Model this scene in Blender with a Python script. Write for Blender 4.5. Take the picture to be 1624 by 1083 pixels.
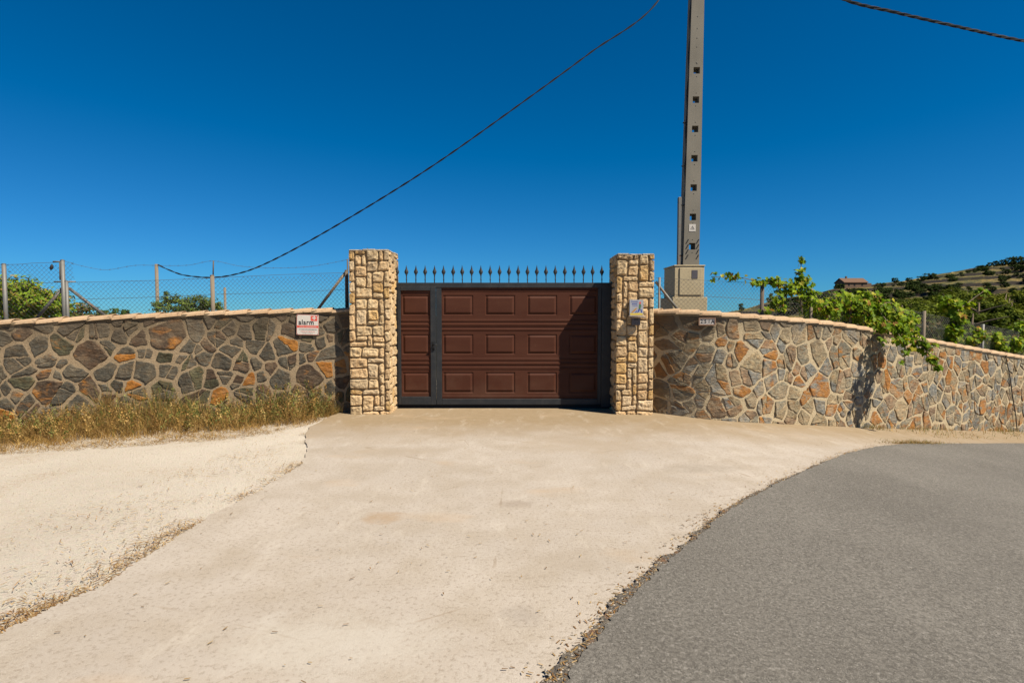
import bpy, math, random
from mathutils import Vector, noise
from math import radians, sin, cos, pi, sqrt, atan2

# ------------------------------------------------------------ scene, camera, light
for o in list(bpy.data.objects):
    bpy.data.objects.remove(o, do_unlink=True)
SC = bpy.context.scene
COL = SC.collection
F, CX, CY, PITCH, EYE = 900.0, 812.0, 541.5, radians(2.64), 1.6
cam = bpy.data.cameras.new('camera'); co = bpy.data.objects.new('camera', cam); COL.objects.link(co)
co.location = (0, 0, EYE); co.rotation_euler = (radians(90) - PITCH, 0, 0)
cam.sensor_width = 36; cam.lens = F / 1624 * 36; cam.clip_start = .05; cam.clip_end = 8000
SC.camera = co
SUN = Vector((.94, -.62, 1.42)).normalized()          # towards the sun
elev = math.asin(SUN.z); azim = atan2(SUN.x, SUN.y)
W = bpy.data.worlds.new('World'); SC.world = W; W.use_nodes = True
nt = W.node_tree; bg = nt.nodes['Background']
sky = nt.nodes.new('ShaderNodeTexSky'); sky.sky_type = 'NISHITA'; sky.sun_disc = False
sky.sun_elevation = elev; sky.sun_rotation = azim
sky.air_density = 1.0; sky.dust_density = .0; sky.ozone_density = 4.0; sky.altitude = 1500
gm = nt.nodes.new('ShaderNodeGamma'); gm.inputs[1].default_value = 1.0
hs = nt.nodes.new('ShaderNodeMix'); hs.data_type = 'RGBA'; hs.blend_type = 'MULTIPLY'; hs.inputs[0].default_value = 1; hs.inputs[7].default_value = (.1667, .60, .95, 1)
nt.links.new(sky.outputs[0], gm.inputs[0]); nt.links.new(gm.outputs[0], hs.inputs[6]); sp_ = nt.nodes.new('ShaderNodeSeparateColor'); cb_ = nt.nodes.new('ShaderNodeCombineColor')
nt.links.new(hs.outputs[2], sp_.inputs[0])
ma_ = nt.nodes.new('ShaderNodeMath'); ma_.operation = 'MULTIPLY_ADD'; ma_.inputs[1].default_value = 1.42; ma_.inputs[2].default_value = -.325
mx_ = nt.nodes.new('ShaderNodeMath'); mx_.operation = 'MAXIMUM'; mx_.inputs[1].default_value = 0
nt.links.new(sp_.outputs[0], ma_.inputs[0]); nt.links.new(ma_.outputs[0], mx_.inputs[0]); nt.links.new(mx_.outputs[0], cb_.inputs[0])
nt.links.new(sp_.outputs[1], cb_.inputs[1]); nt.links.new(sp_.outputs[2], cb_.inputs[2]); nt.links.new(cb_.outputs[0], bg.inputs[0])
bg.inputs[1].default_value = .05
sl = bpy.data.lights.new('sun', 'SUN'); so = bpy.data.objects.new('sun', sl); COL.objects.link(so)
sl.energy = 5.0; sl.angle = radians(.5); sl.color = (1, .92, .78)
so.rotation_euler = SUN.to_track_quat('Z', 'Y').to_euler(); so.location = (20, -12, 30)
SC.view_settings.view_transform = 'Standard'; SC.view_settings.look = 'None'
SC.view_settings.exposure = 0.9; SC.view_settings.gamma = 1
SC.cycles.use_denoising = True
SC.cycles.max_bounces = 4; SC.cycles.transparent_max_bounces = 8

def P(u, v, D):
    """point seen at picture position (u, v) at distance D along +Y"""
    a = (u - CX) / F; b = -(v - CY) / F
    y = cos(PITCH) + b * sin(PITCH); z = -sin(PITCH) + b * cos(PITCH)
    k = D / y
    return Vector((a * k, D, EYE + z * k))
def PX(u, D): return P(u, 500, D).x
def PZ(v, D): return P(812, v, D).z

# ------------------------------------------------------------ mesh helpers
class MB:
    def __init__(s): s.v = []; s.f = []; s.m = []; s.c = []; s.sm = []
    def add(s, vs, fs, mi=0, col=(1, 1, 1, 0), smooth=False):
        n = len(s.v); s.v.extend(vs)
        for f in fs: s.f.append(tuple(i + n for i in f)); s.m.append(mi); s.c.append(col); s.sm.append(smooth)
    def quad(s, a, b, c, d, **k): s.add([a, b, c, d], [(0, 1, 2, 3)], **k)
    def box(s, x0, x1, y0, y1, z0, z1, bev=0, **k):
        if bev <= 0:
            vs = [(x, y, z) for x in (x0, x1) for y in (y0, y1) for z in (z0, z1)]
            fs = [(0, 1, 3, 2), (4, 6, 7, 5), (0, 4, 5, 1), (2, 3, 7, 6), (0, 2, 6, 4), (1, 5, 7, 3)]
            s.add(vs, fs, **k); return
        b = min(bev, (x1 - x0) / 2.1, (y1 - y0) / 2.1, (z1 - z0) / 2.1)
        X = (x0, x1); Y = (y0, y1); Z = (z0, z1); vs = []; idx = {}
        for i in (0, 1):
            for j in (0, 1):
                for l in (0, 1):
                    sx = b if i == 0 else -b; sy = b if j == 0 else -b; sz = b if l == 0 else -b
                    for a, p in (('x', (X[i], Y[j] + sy, Z[l] + sz)), ('y', (X[i] + sx, Y[j], Z[l] + sz)), ('z', (X[i] + sx, Y[j] + sy, Z[l]))):
                        idx[(i, j, l, a)] = len(vs); vs.append(p)
        fs = []
        for i in (0, 1):
            q = [idx[(i, 0, 0, 'x')], idx[(i, 0, 1, 'x')], idx[(i, 1, 1, 'x')], idx[(i, 1, 0, 'x')]]; fs.append(q if i == 0 else q[::-1])
            q = [idx[(0, i, 0, 'y')], idx[(1, i, 0, 'y')], idx[(1, i, 1, 'y')], idx[(0, i, 1, 'y')]]; fs.append(q if i == 0 else q[::-1])
            q = [idx[(0, 0, i, 'z')], idx[(0, 1, i, 'z')], idx[(1, 1, i, 'z')], idx[(1, 0, i, 'z')]]; fs.append(q if i == 0 else q[::-1])
            for j in (0, 1):
                fs.append([idx[(0, i, j, 'y')], idx[(1, i, j, 'y')], idx[(1, i, j, 'z')], idx[(0, i, j, 'z')]])
                fs.append([idx[(i, 0, j, 'x')], idx[(i, 1, j, 'x')], idx[(i, 1, j, 'z')], idx[(i, 0, j, 'z')]])
                fs.append([idx[(i, j, 0, 'x')], idx[(i, j, 1, 'x')], idx[(i, j, 1, 'y')], idx[(i, j, 0, 'y')]])
                for l in (0, 1): fs.append([idx[(i, j, l, 'x')], idx[(i, j, l, 'y')], idx[(i, j, l, 'z')]])
        s.add(vs, fs, **k)
    def tube(s, pts, r, n=6, cap=True, **k):
        pts = [Vector(p) for p in pts]
        rs = r if isinstance(r, (list, tuple)) else [r] * len(pts)
        vs = []; fs = []; t0 = (pts[1] - pts[0]).normalized()
        up = Vector((0, 0, 1)) if abs(t0.z) < .9 else Vector((1, 0, 0))
        a = t0.cross(up).normalized()
        for i, p in enumerate(pts):
            t = (pts[min(i + 1, len(pts) - 1)] - pts[max(i - 1, 0)])
            t = t.normalized() if t.length > 1e-9 else t0
            a = (a - t * a.dot(t)); a = a.normalized() if a.length > 1e-6 else t.orthogonal().normalized()
            b = t.cross(a)
            for j in range(n):
                w = 2 * pi * j / n; q = p + (a * cos(w) + b * sin(w)) * rs[i]; vs.append(tuple(q))
            if i:
                for j in range(n): fs.append(((i - 1) * n + j, (i - 1) * n + (j + 1) % n, i * n + (j + 1) % n, i * n + j))
        if cap and n > 2: fs.append(tuple(range(n))[::-1]); fs.append(tuple(range((len(pts) - 1) * n, len(pts) * n)))
        k.setdefault('smooth', n > 5)
        s.add(vs, fs, **k)
    def build(s, name, mats, parent=None, normals=False):
        me = bpy.data.meshes.new(name); me.from_pydata([tuple(v) for v in s.v], [], s.f)
        if not isinstance(mats, (list, tuple)): mats = [mats]
        for m in mats: me.materials.append(m)
        me.polygons.foreach_set('material_index', s.m)
        me.polygons.foreach_set('use_smooth', s.sm)
        at = me.attributes.new('tone', 'FLOAT_COLOR', 'FACE')
        flat = []
        for c in s.c: flat.extend(c if len(c) == 4 else tuple(c) + (0,))
        at.data.foreach_set('color', flat)
        me.update()
        if normals:
            import bmesh
            bm = bmesh.new(); bm.from_mesh(me); bmesh.ops.recalc_face_normals(bm, faces=bm.faces); bm.to_mesh(me); bm.free()
        o = bpy.data.objects.new(name, me); COL.objects.link(o)
        if parent:
            o.parent = parent
            o.matrix_parent_inverse = parent.matrix_basis.inverted()
        return o
def tag(o, label=None, cat=None, group=None, kind=None):
    if label: o['label'] = label
    if cat: o['category'] = cat
    if group: o['group'] = group
    if kind: o['kind'] = kind
    return o
def empty(name, loc, label, cat, group=None):
    o = bpy.data.objects.new(name, None); o.location = loc; COL.objects.link(o); o.empty_display_size = .2
    return tag(o, label, cat, group)
def copy_tree(o, loc, rz, sc, label=None, group=None):
    c = o.copy(); COL.objects.link(c); c.location = loc; c.rotation_euler = (0, 0, rz); c.scale = sc
    if label: c['label'] = label
    if group: c['group'] = group
    for ch in list(o.children):
        d = ch.copy(); COL.objects.link(d); d.parent = c; d.matrix_parent_inverse = ch.matrix_parent_inverse.copy()
    return c
def smooth01(t): t = max(0, min(1, t)); return t * t * (3 - 2 * t)
def interp(x, pts):
    if x <= pts[0][0]: return pts[0][1]
    for (a, b), (c, d) in zip(pts, pts[1:]):
        if x <= c: return b + (d - b) * (x - a) / (c - a)
    return pts[-1][1]
def extrap(x, pts):
    if x < pts[0][0]: (a, b), (c, d) = pts[0], pts[1]; return b + (d - b) * (x - a) / (c - a)
    if x > pts[-1][0]: (a, b), (c, d) = pts[-2], pts[-1]; return b + (d - b) * (x - a) / (c - a)
    return interp(x, pts)

# ------------------------------------------------------------ node helpers
KEY = .76          # keeps base colours in their real range for the exposure chosen above
class N:
    def __init__(s, name):
        s.m = bpy.data.materials.new(name); s.m.use_nodes = True; s.t = s.m.node_tree
        s.b = s.t.nodes['Principled BSDF']; s.out = s.t.nodes['Material Output']
        s.tc = s.t.nodes.new('ShaderNodeTexCoord'); s.co = s.tc.outputs['Object']
        s.b.inputs['Specular IOR Level'].default_value = .3
    def n(s, typ): return s.t.nodes.new(typ)
    def l(s, a, b): s.t.links.new(a, b)
    def mapping(s, scale=(1, 1, 1), rot=(0, 0, 0)):
        m = s.n('ShaderNodeMapping'); m.inputs['Scale'].default_value = scale; m.inputs['Rotation'].default_value = rot
        s.l(s.co, m.inputs[0]); return m.outputs[0]
    def rotmap(s, scale, fac):
        m = s.n('ShaderNodeMapping'); m.inputs['Scale'].default_value = scale; c = s.n('ShaderNodeCombineXYZ'); s.l(s.math('MULTIPLY', fac, 60.0), c.inputs[1])
        s.l(s.co, m.inputs[0]); s.l(c.outputs[0], m.inputs['Rotation']); return m.outputs[0]
    def noise(s, scale, detail=4, rough=.55, co=None, dist=0):
        m = s.n('ShaderNodeTexNoise'); m.inputs['Scale'].default_value = scale; m.inputs['Detail'].default_value = detail
        m.inputs['Roughness'].default_value = rough; m.inputs['Distortion'].default_value = dist
        s.l(co or s.co, m.inputs['Vector']); return m.outputs['Fac']
    def voro(s, scale, co=None, feature='F1', out='Distance'):
        m = s.n('ShaderNodeTexVoronoi'); m.inputs['Scale'].default_value = scale; m.feature = feature
        s.l(co or s.co, m.inputs['Vector']); return m.outputs[out]
    def ramp(s, fac, stops):
        m = s.n('ShaderNodeValToRGB'); e = m.color_ramp.elements
        while len(e) < len(stops): e.new(.5)
        for el, (p, c) in zip(e, stops):
            el.position = p; el.color = (c, c, c, 1) if isinstance(c, (int, float)) else tuple(c) + (1,)
        s.l(fac, m.inputs[0]); return m.outputs[0]
    def mix(s, fac, a, b, mode='MIX'):
        m = s.n('ShaderNodeMix'); m.data_type = 'RGBA'; m.blend_type = mode
        for sock, val in ((m.inputs[0], fac), (m.inputs[6], a), (m.inputs[7], b)):
            if hasattr(val, 'links') or hasattr(val, 'is_linked'): s.l(val, sock)
            elif isinstance(val, (int, float)): sock.default_value = val
            else: sock.default_value = tuple(val) + (1,)
        return m.outputs[2]
    def math(s, op, a, b=0.0, clamp=False):
        m = s.n('ShaderNodeMath'); m.operation = op; m.use_clamp = clamp
        for sock, val in ((m.inputs[0], a), (m.inputs[1], b)):
            if hasattr(val, 'is_linked'): s.l(val, sock)
            else: sock.default_value = val
        return m.outputs[0]
    def attr(s):
        m = s.n('ShaderNodeAttribute'); m.attribute_name = 'tone'; return m.outputs['Color'], m.outputs['Alpha']
    def sep(s):
        m = s.n('ShaderNodeSeparateXYZ'); s.l(s.co, m.inputs[0]); return m.outputs
    def bump(s, h, strength=.5, dist=.01, prev=None):
        m = s.n('ShaderNodeBump'); m.inputs['Strength'].default_value = strength; m.inputs['Distance'].default_value = dist
        s.l(h, m.inputs['Height'])
        if prev: s.l(prev, m.inputs['Normal'])
        return m.outputs[0]
    def done(s, color, rough=.85, normal=None, metal=0, spec=None):
        color = s.mix(1, color, (KEY, KEY, KEY), 'MULTIPLY')
        if hasattr(color, 'is_linked'): s.l(color, s.b.inputs['Base Color'])
        else: s.b.inputs['Base Color'].default_value = tuple(color) + (1,)
        if hasattr(rough, 'is_linked'): s.l(rough, s.b.inputs['Roughness'])
        else: s.b.inputs['Roughness'].default_value = rough
        if normal: s.l(normal, s.b.inputs['Normal'])
        s.b.inputs['Metallic'].default_value = metal
        if spec is not None: s.b.inputs['Specular IOR Level'].default_value = spec
        return s.m

M = {}
# --- concrete driveway
n = N('driveway_concrete')
big = n.noise(.55, 5, .6); mid = n.noise(2.3, 5, .6); fine = n.noise(38, 4, .7); finer = n.noise(160, 3, .7)
c = n.mix(n.ramp(big, [(.35, 0), (.68, 1)]), (.40, .342, .282), (.485, .418, .348))
c = n.mix(n.ramp(mid, [(.42, 0), (.72, 1)]), c, (.37, .305, .232))
c = n.mix(n.ramp(fine, [(.36, .7), (.48, 0)]), c, (.27, .215, .16))
c = n.mix(n.ramp(finer, [(.50, 0), (.68, .7)]), c, (.50, .44, .365))
x, y, z = n.sep()
# mossy brown wash along the walls and gate (a stain with its own ragged outline)
gy = n.math('ADD', y, n.math('MULTIPLY', n.noise(1.6, 4), 1.6))
gy = n.math('SUBTRACT', gy, n.math('MULTIPLY', n.math('MAXIMUM', n.math('SUBTRACT', x, 3.0), 0), .30))
st = n.ramp(n.math('MULTIPLY', n.math('SUBTRACT', gy, 7.75), .5, True), [(.0, 0), (.4, .5), (.8, .9)])
c = n.mix(st, c, n.mix(n.noise(9, 4), (.24, .165, .08), (.34, .25, .15)))
sp = n.voro(7.0, n.mapping((1, 1, 1)))
c = n.mix(n.ramp(sp, [(.035, .8), (.055, 0)]), c, (.20, .16, .12))
pat = n.ramp(n.noise(.9, 3, .5, n.mapping((1, 1.7, 1))), [(.62, 0), (.74, .5)])
c = n.mix(pat, c, (.47, .34, .22))
vo = n.voro(.55, n.mapping((1, 1, 1)), 'DISTANCE_TO_EDGE')
wx = n.math('ADD', vo, n.math('MULTIPLY', n.math('SUBTRACT', n.noise(5, 4), .5), .02))
crk = n.ramp(wx, [(0, 1), (.0012, .8), (.0028, 0)])
c = n.mix(n.math('MULTIPLY', crk, n.ramp(n.noise(1.3, 3), [(.5, 0), (.6, .55)])), c, (.27, .20, .13))
c = n.mix(n.ramp(n.noise(11, 6, .8, n.mapping((1, 1.5, 1))), [(.60, 0), (.70, .45)]), c, (.36, .31, .25))
c = n.mix(n.ramp(n.noise(3.2, 6, .75, n.mapping((1.6, .5, 1))), [(.55, 0), (.75, .4)]), c, (.62, .55, .46))
def spot(c, cx, cy, rx_, ry_, colr, amt):
    a = n.math('DIVIDE', n.math('SUBTRACT', x, cx), rx_); b = n.math('DIVIDE', n.math('SUBTRACT', y, cy), ry_)
    d = n.math('ADD', n.math('MULTIPLY', a, a), n.math('MULTIPLY', b, b)); d = n.math('ADD', d, n.math('MULTIPLY', n.math('SUBTRACT', n.noise(6, 6, .75), .5), 2.6))
    return n.mix(n.ramp(d, [(0, amt), (.9, 0)]), c, colr)
c = spot(c, -1.02, 4.42, .22, .16, (.36, .25, .15), .75); c = spot(c, .02, 4.75, .20, .12, (.28, .22, .17), .55)
c = spot(c, .05, 2.95, .12, .16, (.24, .20, .16), .35); c = spot(c, -1.5, 6.6, .9, .35, (.34, .27, .19), .5); c = spot(c, 1.0, 6.9, 1.3, .5, (.36, .28, .19), .45)
c = spot(c, .3, 3.6, .6, .3, (.33, .27, .20), .35); c = spot(c, -.9, 2.7, .7, .35, (.52, .47, .40), .5); c = spot(c, 2.0, 5.9, .5, .25, (.30, .25, .19), .5)
h = n.math('ADD', n.math('MULTIPLY', fine, .6), n.math('MULTIPLY', finer, .5))
M['concrete'] = n.done(c, .9, n.bump(h, .45, .012))
# --- gravel ground
n = N('pale_gravel_ground')
big = n.noise(.5, 5, .6); fine = n.noise(55, 4, .75); vor = n.voro(48, None, 'F1', 'Color'); finer = n.noise(150, 3, .8)
near = n.mix(n.ramp(big, [(.35, 0), (.65, 1)]), (.58, .50, .40), (.66, .58, .475))
near = n.mix(n.ramp(fine, [(.32, .7), (.45, 0)]), near, (.37, .28, .18))
near = n.mix(n.ramp(finer, [(.56, 0), (.72, .7)]), near, (.74, .66, .545))
near = n.mix(.05, near, vor, 'MULTIPLY')
lit = n.ramp(n.noise(1.1, 5, .6), [(.50, 0), (.66, 1)])
near = n.mix(n.math('MULTIPLY', lit, n.ramp(n.noise(30, 4, .8), [(.50, 0), (.58, .5)])), near, (.40, .26, .13))
x, y, z = n.sep()
r = n.n('ShaderNodeVectorMath'); r.operation = 'LENGTH'; n.l(n.co, r.inputs[0]); r = r.outputs['Value']
far = n.mix(n.noise(.12, 5), (.06, .075, .028), (.17, .13, .07))
c = n.mix(n.math('MULTIPLY', n.math('SUBTRACT', r, 14), .2, True), near, far)
h = n.math('ADD', fine, n.math('MULTIPLY', finer, .5))
M['gravel'] = n.done(c, .95, n.bump(h, .8, .02))
# --- asphalt
n = N('worn_asphalt')
big = n.noise(.7, 4, .5); vc = n.voro(110, None, 'F1', 'Color'); fine = n.noise(90, 4, .8); f2 = n.noise(260, 2, .7)
c = n.mix(n.ramp(big, [(.3, 0), (.7, 1)]), (.15, .134, .112), (.215, .194, .164))
c = n.mix(n.ramp(fine, [(.38, .85), (.52, 0)]), c, (.07, .062, .05))
c = n.mix(n.ramp(f2, [(.55, 0), (.68, .7)]), c, (.40, .37, .33))
c = n.mix(n.ramp(n.noise(2.2, 5, .6, n.mapping((1.8, .5, 1))), [(.5, 0), (.75, .35)]), c, (.26, .235, .20))
c = n.mix(n.ramp(n.noise(42, 3, .6), [(.40, .55), (.52, 0)]), c, (.085, .075, .062)); c = n.mix(n.ramp(n.noise(48, 2, .6, n.mapping((1.1, .9, 1))), [(.58, 0), (.68, .5)]), c, (.34, .31, .27))
M['asphalt'] = n.done(c, .9, n.bump(n.math('ADD', fine, vc), .6, .012))
n = N('crumbled_asphalt_edge')
fine = n.noise(60, 4, .8)
c = n.mix(n.ramp(fine, [(.4, 0), (.62, 1)]), (.075, .065, .058), (.30, .25, .19))
c = n.mix(n.ramp(n.noise(9, 4, .7), [(.55, 0), (.66, .8)]), c, (.30, .15, .07))
M['crumb'] = n.done(c, .95, n.bump(fine, 1, .03))

# --- slate cladding: per-stone tone in the attribute, rust amount in alpha
def slate(name, warm):
    n = N(name)
    col, al = n.attr()
    nz = n.noise(3.2, 5, .6, n.rotmap((1, 1, 1.9), al), .6); f = n.noise(24, 5, .65); ff = n.noise(90, 4, .7)
    c = n.mix(n.ramp(f, [(.34, .8), (.58, 0)]), col, n.mix(1, col, (.42, .39, .34), 'MULTIPLY'))
    c = n.mix(n.ramp(n.noise(11, 4, .7), [(.50, 0), (.66, .75)]), c, n.mix(1, col, (1.75, 1.6, 1.4), 'MULTIPLY'))
    thr = n.math('ADD', nz, n.math('SUBTRACT', al, .5))
    rust = n.mix(n.noise(8, 4), (.24, .075, .012), (.50, .215, .030))
    c = n.mix(n.ramp(n.noise(6, 5, .7, n.rotmap((1, 1, 2.2), al), .8), [(.46, 0), (.66, .65)]), c, n.mix(1, col, (1.05, .72, .45), 'MULTIPLY'))
    c = n.mix(n.ramp(thr, [(.55, 0), (.67, .9)]), c, rust)
    c = n.mix(n.ramp(n.noise(3.5, 6, .75), [(.5, 0), (.62, warm)]), c, (.40, .30, .18))
    c = n.mix(n.ramp(n.noise(17, 5, .75, n.rotmap((1, 1, 3.5), al)), [(.52, 0), (.6, .4)]), c, n.mix(1, col, (.35, .32, .28), 'MULTIPLY'))
    c = n.mix(n.ramp(ff, [(.6, 0), (.8, .4)]), c, (.45, .40, .33))
    # algae and grime run down from under the coping: a ragged stain
    x, y, z = n.sep()
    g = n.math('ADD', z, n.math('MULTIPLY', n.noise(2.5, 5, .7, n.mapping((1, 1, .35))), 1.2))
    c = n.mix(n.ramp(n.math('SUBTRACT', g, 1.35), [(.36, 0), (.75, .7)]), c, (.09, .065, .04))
    if name[0] == 'w':      # brown grime plus grazing-light shade, painted on the corner next to the pillar
        d_ = n.math('ADD', x, n.math('MULTIPLY', n.noise(1.6, 5, .7), 1.6))
        c = n.mix(n.ramp(d_, [(0, 0), (1, 0)]), c, c)
        c = n.mix(n.ramp(n.math('MULTIPLY', n.math('SUBTRACT', d_, 2.6), .5, True), [(.2, .62), (.75, 0)]), c, (.11, .072, .035))
    h = n.math('ADD', n.noise(9, 6, .62, n.rotmap((1, 1, 2.5), al), .5), n.math('MULTIPLY', f, .35))
    return n.done(c, .82, n.bump(h, .75, .03))
M['slate_dark'] = slate('dark_slate_cladding', .22)
M['slate_light'] = slate('weathered_slate_cladding', .75)
def mortar(name, a, b, grime):
    n = N(name)
    c = n.mix(n.noise(5, 5), a, b); c = n.mix(n.ramp(n.noise(45, 4, .7), [(.34, .6), (.5, 0)]), c, tuple(q * .5 for q in a))
    x, y, z = n.sep()
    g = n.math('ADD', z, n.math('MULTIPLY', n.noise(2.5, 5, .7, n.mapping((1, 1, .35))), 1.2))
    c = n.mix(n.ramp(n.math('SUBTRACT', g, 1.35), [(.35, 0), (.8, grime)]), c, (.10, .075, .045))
    return n.done(c, .95, n.bump(n.noise(50, 5, .7), .8, .015))
M['mortar'] = mortar('sandy_mortar', (.29, .205, .12), (.40, .295, .18), .8)
M['mortar_r'] = mortar('cream_mortar', (.46, .355, .21), (.60, .48, .31), .7)
n = N('pillar_mortar'); M['mortar_p'] = n.done(n.mix(n.noise(20, 4), (.20, .125, .06), (.36, .25, .135)), .95, n.bump(n.noise(60, 4), .6, .01))
n = N('pillar_limestone')
col, al = n.attr()
f = n.noise(14, 6, .7); ff = n.noise(60, 4, .7)
c = n.mix(n.ramp(f, [(.32, .6), (.55, 0)]), col, n.mix(1, col, (.62, .45, .26), 'MULTIPLY'))
c = n.mix(n.ramp(n.noise(5, 4, .6), [(.5, 0), (.7, .5)]), c, (.62, .45, .26))
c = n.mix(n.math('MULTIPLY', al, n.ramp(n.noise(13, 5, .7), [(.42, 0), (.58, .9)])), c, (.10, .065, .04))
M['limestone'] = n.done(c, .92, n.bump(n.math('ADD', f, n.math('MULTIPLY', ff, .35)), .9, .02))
n = N('terracotta_coping')
col, al = n.attr()
c = n.mix(n.ramp(n.noise(7, 5, .7), [(.4, 0), (.7, .8)]), col, (.50, .37, .24))
c = n.mix(n.ramp(n.noise(18, 5, .7), [(.55, 0), (.68, .8)]), c, (.13, .085, .055))
M['tile'] = n.done(c, .9, n.bump(n.noise(60, 4, .7), .4, .01))
# --- gate
n = N('brown_gate_sheet')
c = n.mix(n.ramp(n.noise(2, 5, .6, n.mapping((.6, 1, 3))), [(.3, 0), (.75, 1)]), (.064, .0195, .010), (.086, .030, .016))
c = n.mix(n.ramp(n.noise(30, 5, .75, n.mapping((1, 1, .25))), [(.62, 0), (.8, .35)]), c, (.18, .10, .065))
x, y, z = n.sep()
c = n.mix(n.ramp(n.math('SUBTRACT', n.noise(3, 5, .7), n.math('MULTIPLY', z, .4)), [(.25, 0), (.6, .2)]), c, (.16, .10, .065))
wv = n.noise(22, 3, .6, n.mapping((.15, 1, 6)))
M['brown'] = n.done(c, n.ramp(n.noise(8, 4), [(.3, .5), (.7, .65)]), n.bump(wv, .25, .002), spec=.15)
n = N('charcoal_gate_steel')
c = n.mix(n.ramp(n.noise(6, 5, .7), [(.45, 0), (.75, .5)]), (.020, .022, .025), (.06, .058, .055))
M['frame'] = n.done(c, .5, n.bump(n.noise(40, 3), .08, .002), spec=.35)
n = N('black_void_rubber'); M['black'] = n.done((.012, .012, .013), .6)
# --- galvanised, wood posts, pole concrete
n = N('galvanised_post')
c = n.mix(n.noise(12, 5, .7), (.13, .13, .125), (.24, .23, .205)); c = n.mix(n.ramp(n.noise(7, 5, .7), [(.56, 0), (.64, .8)]), c, (.24, .12, .06))
M['galv'] = n.done(c, .6, None, .35)
n = N('grey_wire'); M['wire'] = n.done((.11, .105, .10), .6, None, .3)
n = N('weathered_timber')
c = n.mix(n.noise(9, 5, .7, n.mapping((1, 1, .2))), (.14, .105, .07), (.29, .235, .175)); M['timber'] = n.done(c, .9)
n = N('dark_timber_post')
c = n.mix(n.noise(9, 5, .7, n.mapping((1, 1, .2))), (.07, .05, .04), (.18, .14, .10)); M['darkpost'] = n.done(c, .9)
n = N('pole_concrete')
c = n.mix(n.ramp(n.noise(2.2, 5, .6, n.mapping((1, 1, .5))), [(.3, 0), (.7, 1)]), (.175, .158, .128), (.24, .216, .175))
c = n.mix(n.ramp(n.noise(60, 4, .75), [(.3, .6), (.45, 0)]), c, (.13, .115, .10))
M['pole'] = n.done(c, .9, n.bump(n.noise(70, 4), .4, .006))
n = N('beige_box_concrete')
c = n.mix(n.noise(3, 5), (.44, .35, .21), (.55, .445, .28)); c = n.mix(n.ramp(n.noise(14, 5, .7), [(.55, 0), (.7, .5)]), c, (.22, .17, .11))
M['boxc'] = n.done(c, .9, n.bump(n.noise(50, 4), .3, .006))
n = N('black_cable'); M['cable'] = n.done((.018, .018, .02), .6)
n = N('white_enamel'); M['white'] = n.done(n.mix(n.noise(14, 4), (.56, .50, .43), (.64, .60, .55)), .45)
n = N('glazed_tile'); M['glaze'] = n.done(n.mix(n.noise(14, 4), (.30, .31, .35), (.42, .42, .44)), .4)
n = N('red_ink'); M['red'] = n.done((.62, .09, .06), .5)
n = N('pale_red_ink'); M['palered'] = n.done((.72, .30, .24), .5)
n = N('black_ink'); M['ink'] = n.done((.02, .02, .025), .5)
n = N('blue_ink'); M['blue'] = n.done((.06, .09, .34), .4)
n = N('yellow_glaze'); M['yellow'] = n.done((.70, .52, .08), .35)
n = N('green_glaze'); M['greeng'] = n.done((.10, .18, .08), .35)
n = N('ochre_glaze'); M['ochre'] = n.done((.48, .24, .07), .35)
n = N('brushed_grey_metal'); M['greymetal'] = n.done(n.mix(n.noise(20, 4), (.10, .085, .09), (.17, .15, .15)), .45, None, .4)
n = N('clay_frame'); M['clay'] = n.done(n.mix(n.noise(20, 4), (.26, .13, .08), (.42, .28, .19)), .9)
n = N('bark'); M['bark'] = n.done(n.mix(n.noise(8, 5, .7, n.mapping((1, 1, .3))), (.10, .07, .045), (.24, .18, .12)), .95, n.bump(n.noise(25, 4), .8, .02))
n = N('old_stone_wall_plaster'); M['oldwall'] = n.done(n.mix(n.noise(.8, 5, .7), (.12, .075, .05), (.23, .15, .10)), .95)
n = N('old_clay_roof'); M['oldroof'] = n.done(n.mix(n.noise(1.5, 5, .7), (.13, .068, .042), (.20, .12, .075)), .95)
# --- leaves: tone from attribute, part of the light goes through
def leafmat(name, transl=.35, rough=.6, spec=.10):
    n = N(name); col, al = n.attr()
    c = n.mix(n.noise(4, 3), col, n.mix(1, col, (1.25, 1.2, 1.0), 'MULTIPLY'))
    n.done(c, rough, None, 0, spec)
    tr = n.n('ShaderNodeBsdfTranslucent'); n.l(n.mix(1, c, (1.0, 1.05, .5), 'MULTIPLY'), tr.inputs[0])
    ms = n.n('ShaderNodeMixShader'); ms.inputs[0].default_value = transl
    n.l(n.b.outputs[0], ms.inputs[1]); n.l(tr.outputs[0], ms.inputs[2]); n.l(ms.outputs[0], n.out.inputs[0])
    return n.m
M['vine'] = leafmat('vine_leaf', .28); M['leaf'] = leafmat('shrub_leaf', .3); M['needle'] = leafmat('pine_needles', .15, .8, .03)
M['straw'] = leafmat('dry_grass_straw', .25, .7, .1)
# hill
n = N('terraced_hillside')
geo = n.n('ShaderNodeNewGeometry'); sx = n.n('ShaderNodeSeparateXYZ'); n.l(geo.outputs['Normal'], sx.inputs[0])
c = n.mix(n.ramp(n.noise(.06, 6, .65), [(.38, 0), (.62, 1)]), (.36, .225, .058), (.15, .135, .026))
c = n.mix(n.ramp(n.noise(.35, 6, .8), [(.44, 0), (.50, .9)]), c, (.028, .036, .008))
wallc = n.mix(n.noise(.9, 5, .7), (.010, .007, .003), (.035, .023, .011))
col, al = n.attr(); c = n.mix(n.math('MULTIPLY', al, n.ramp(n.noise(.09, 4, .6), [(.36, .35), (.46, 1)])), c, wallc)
M['hill'] = n.done(c, .95, n.bump(n.noise(1.2, 5, .7), .6, .5))

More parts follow.
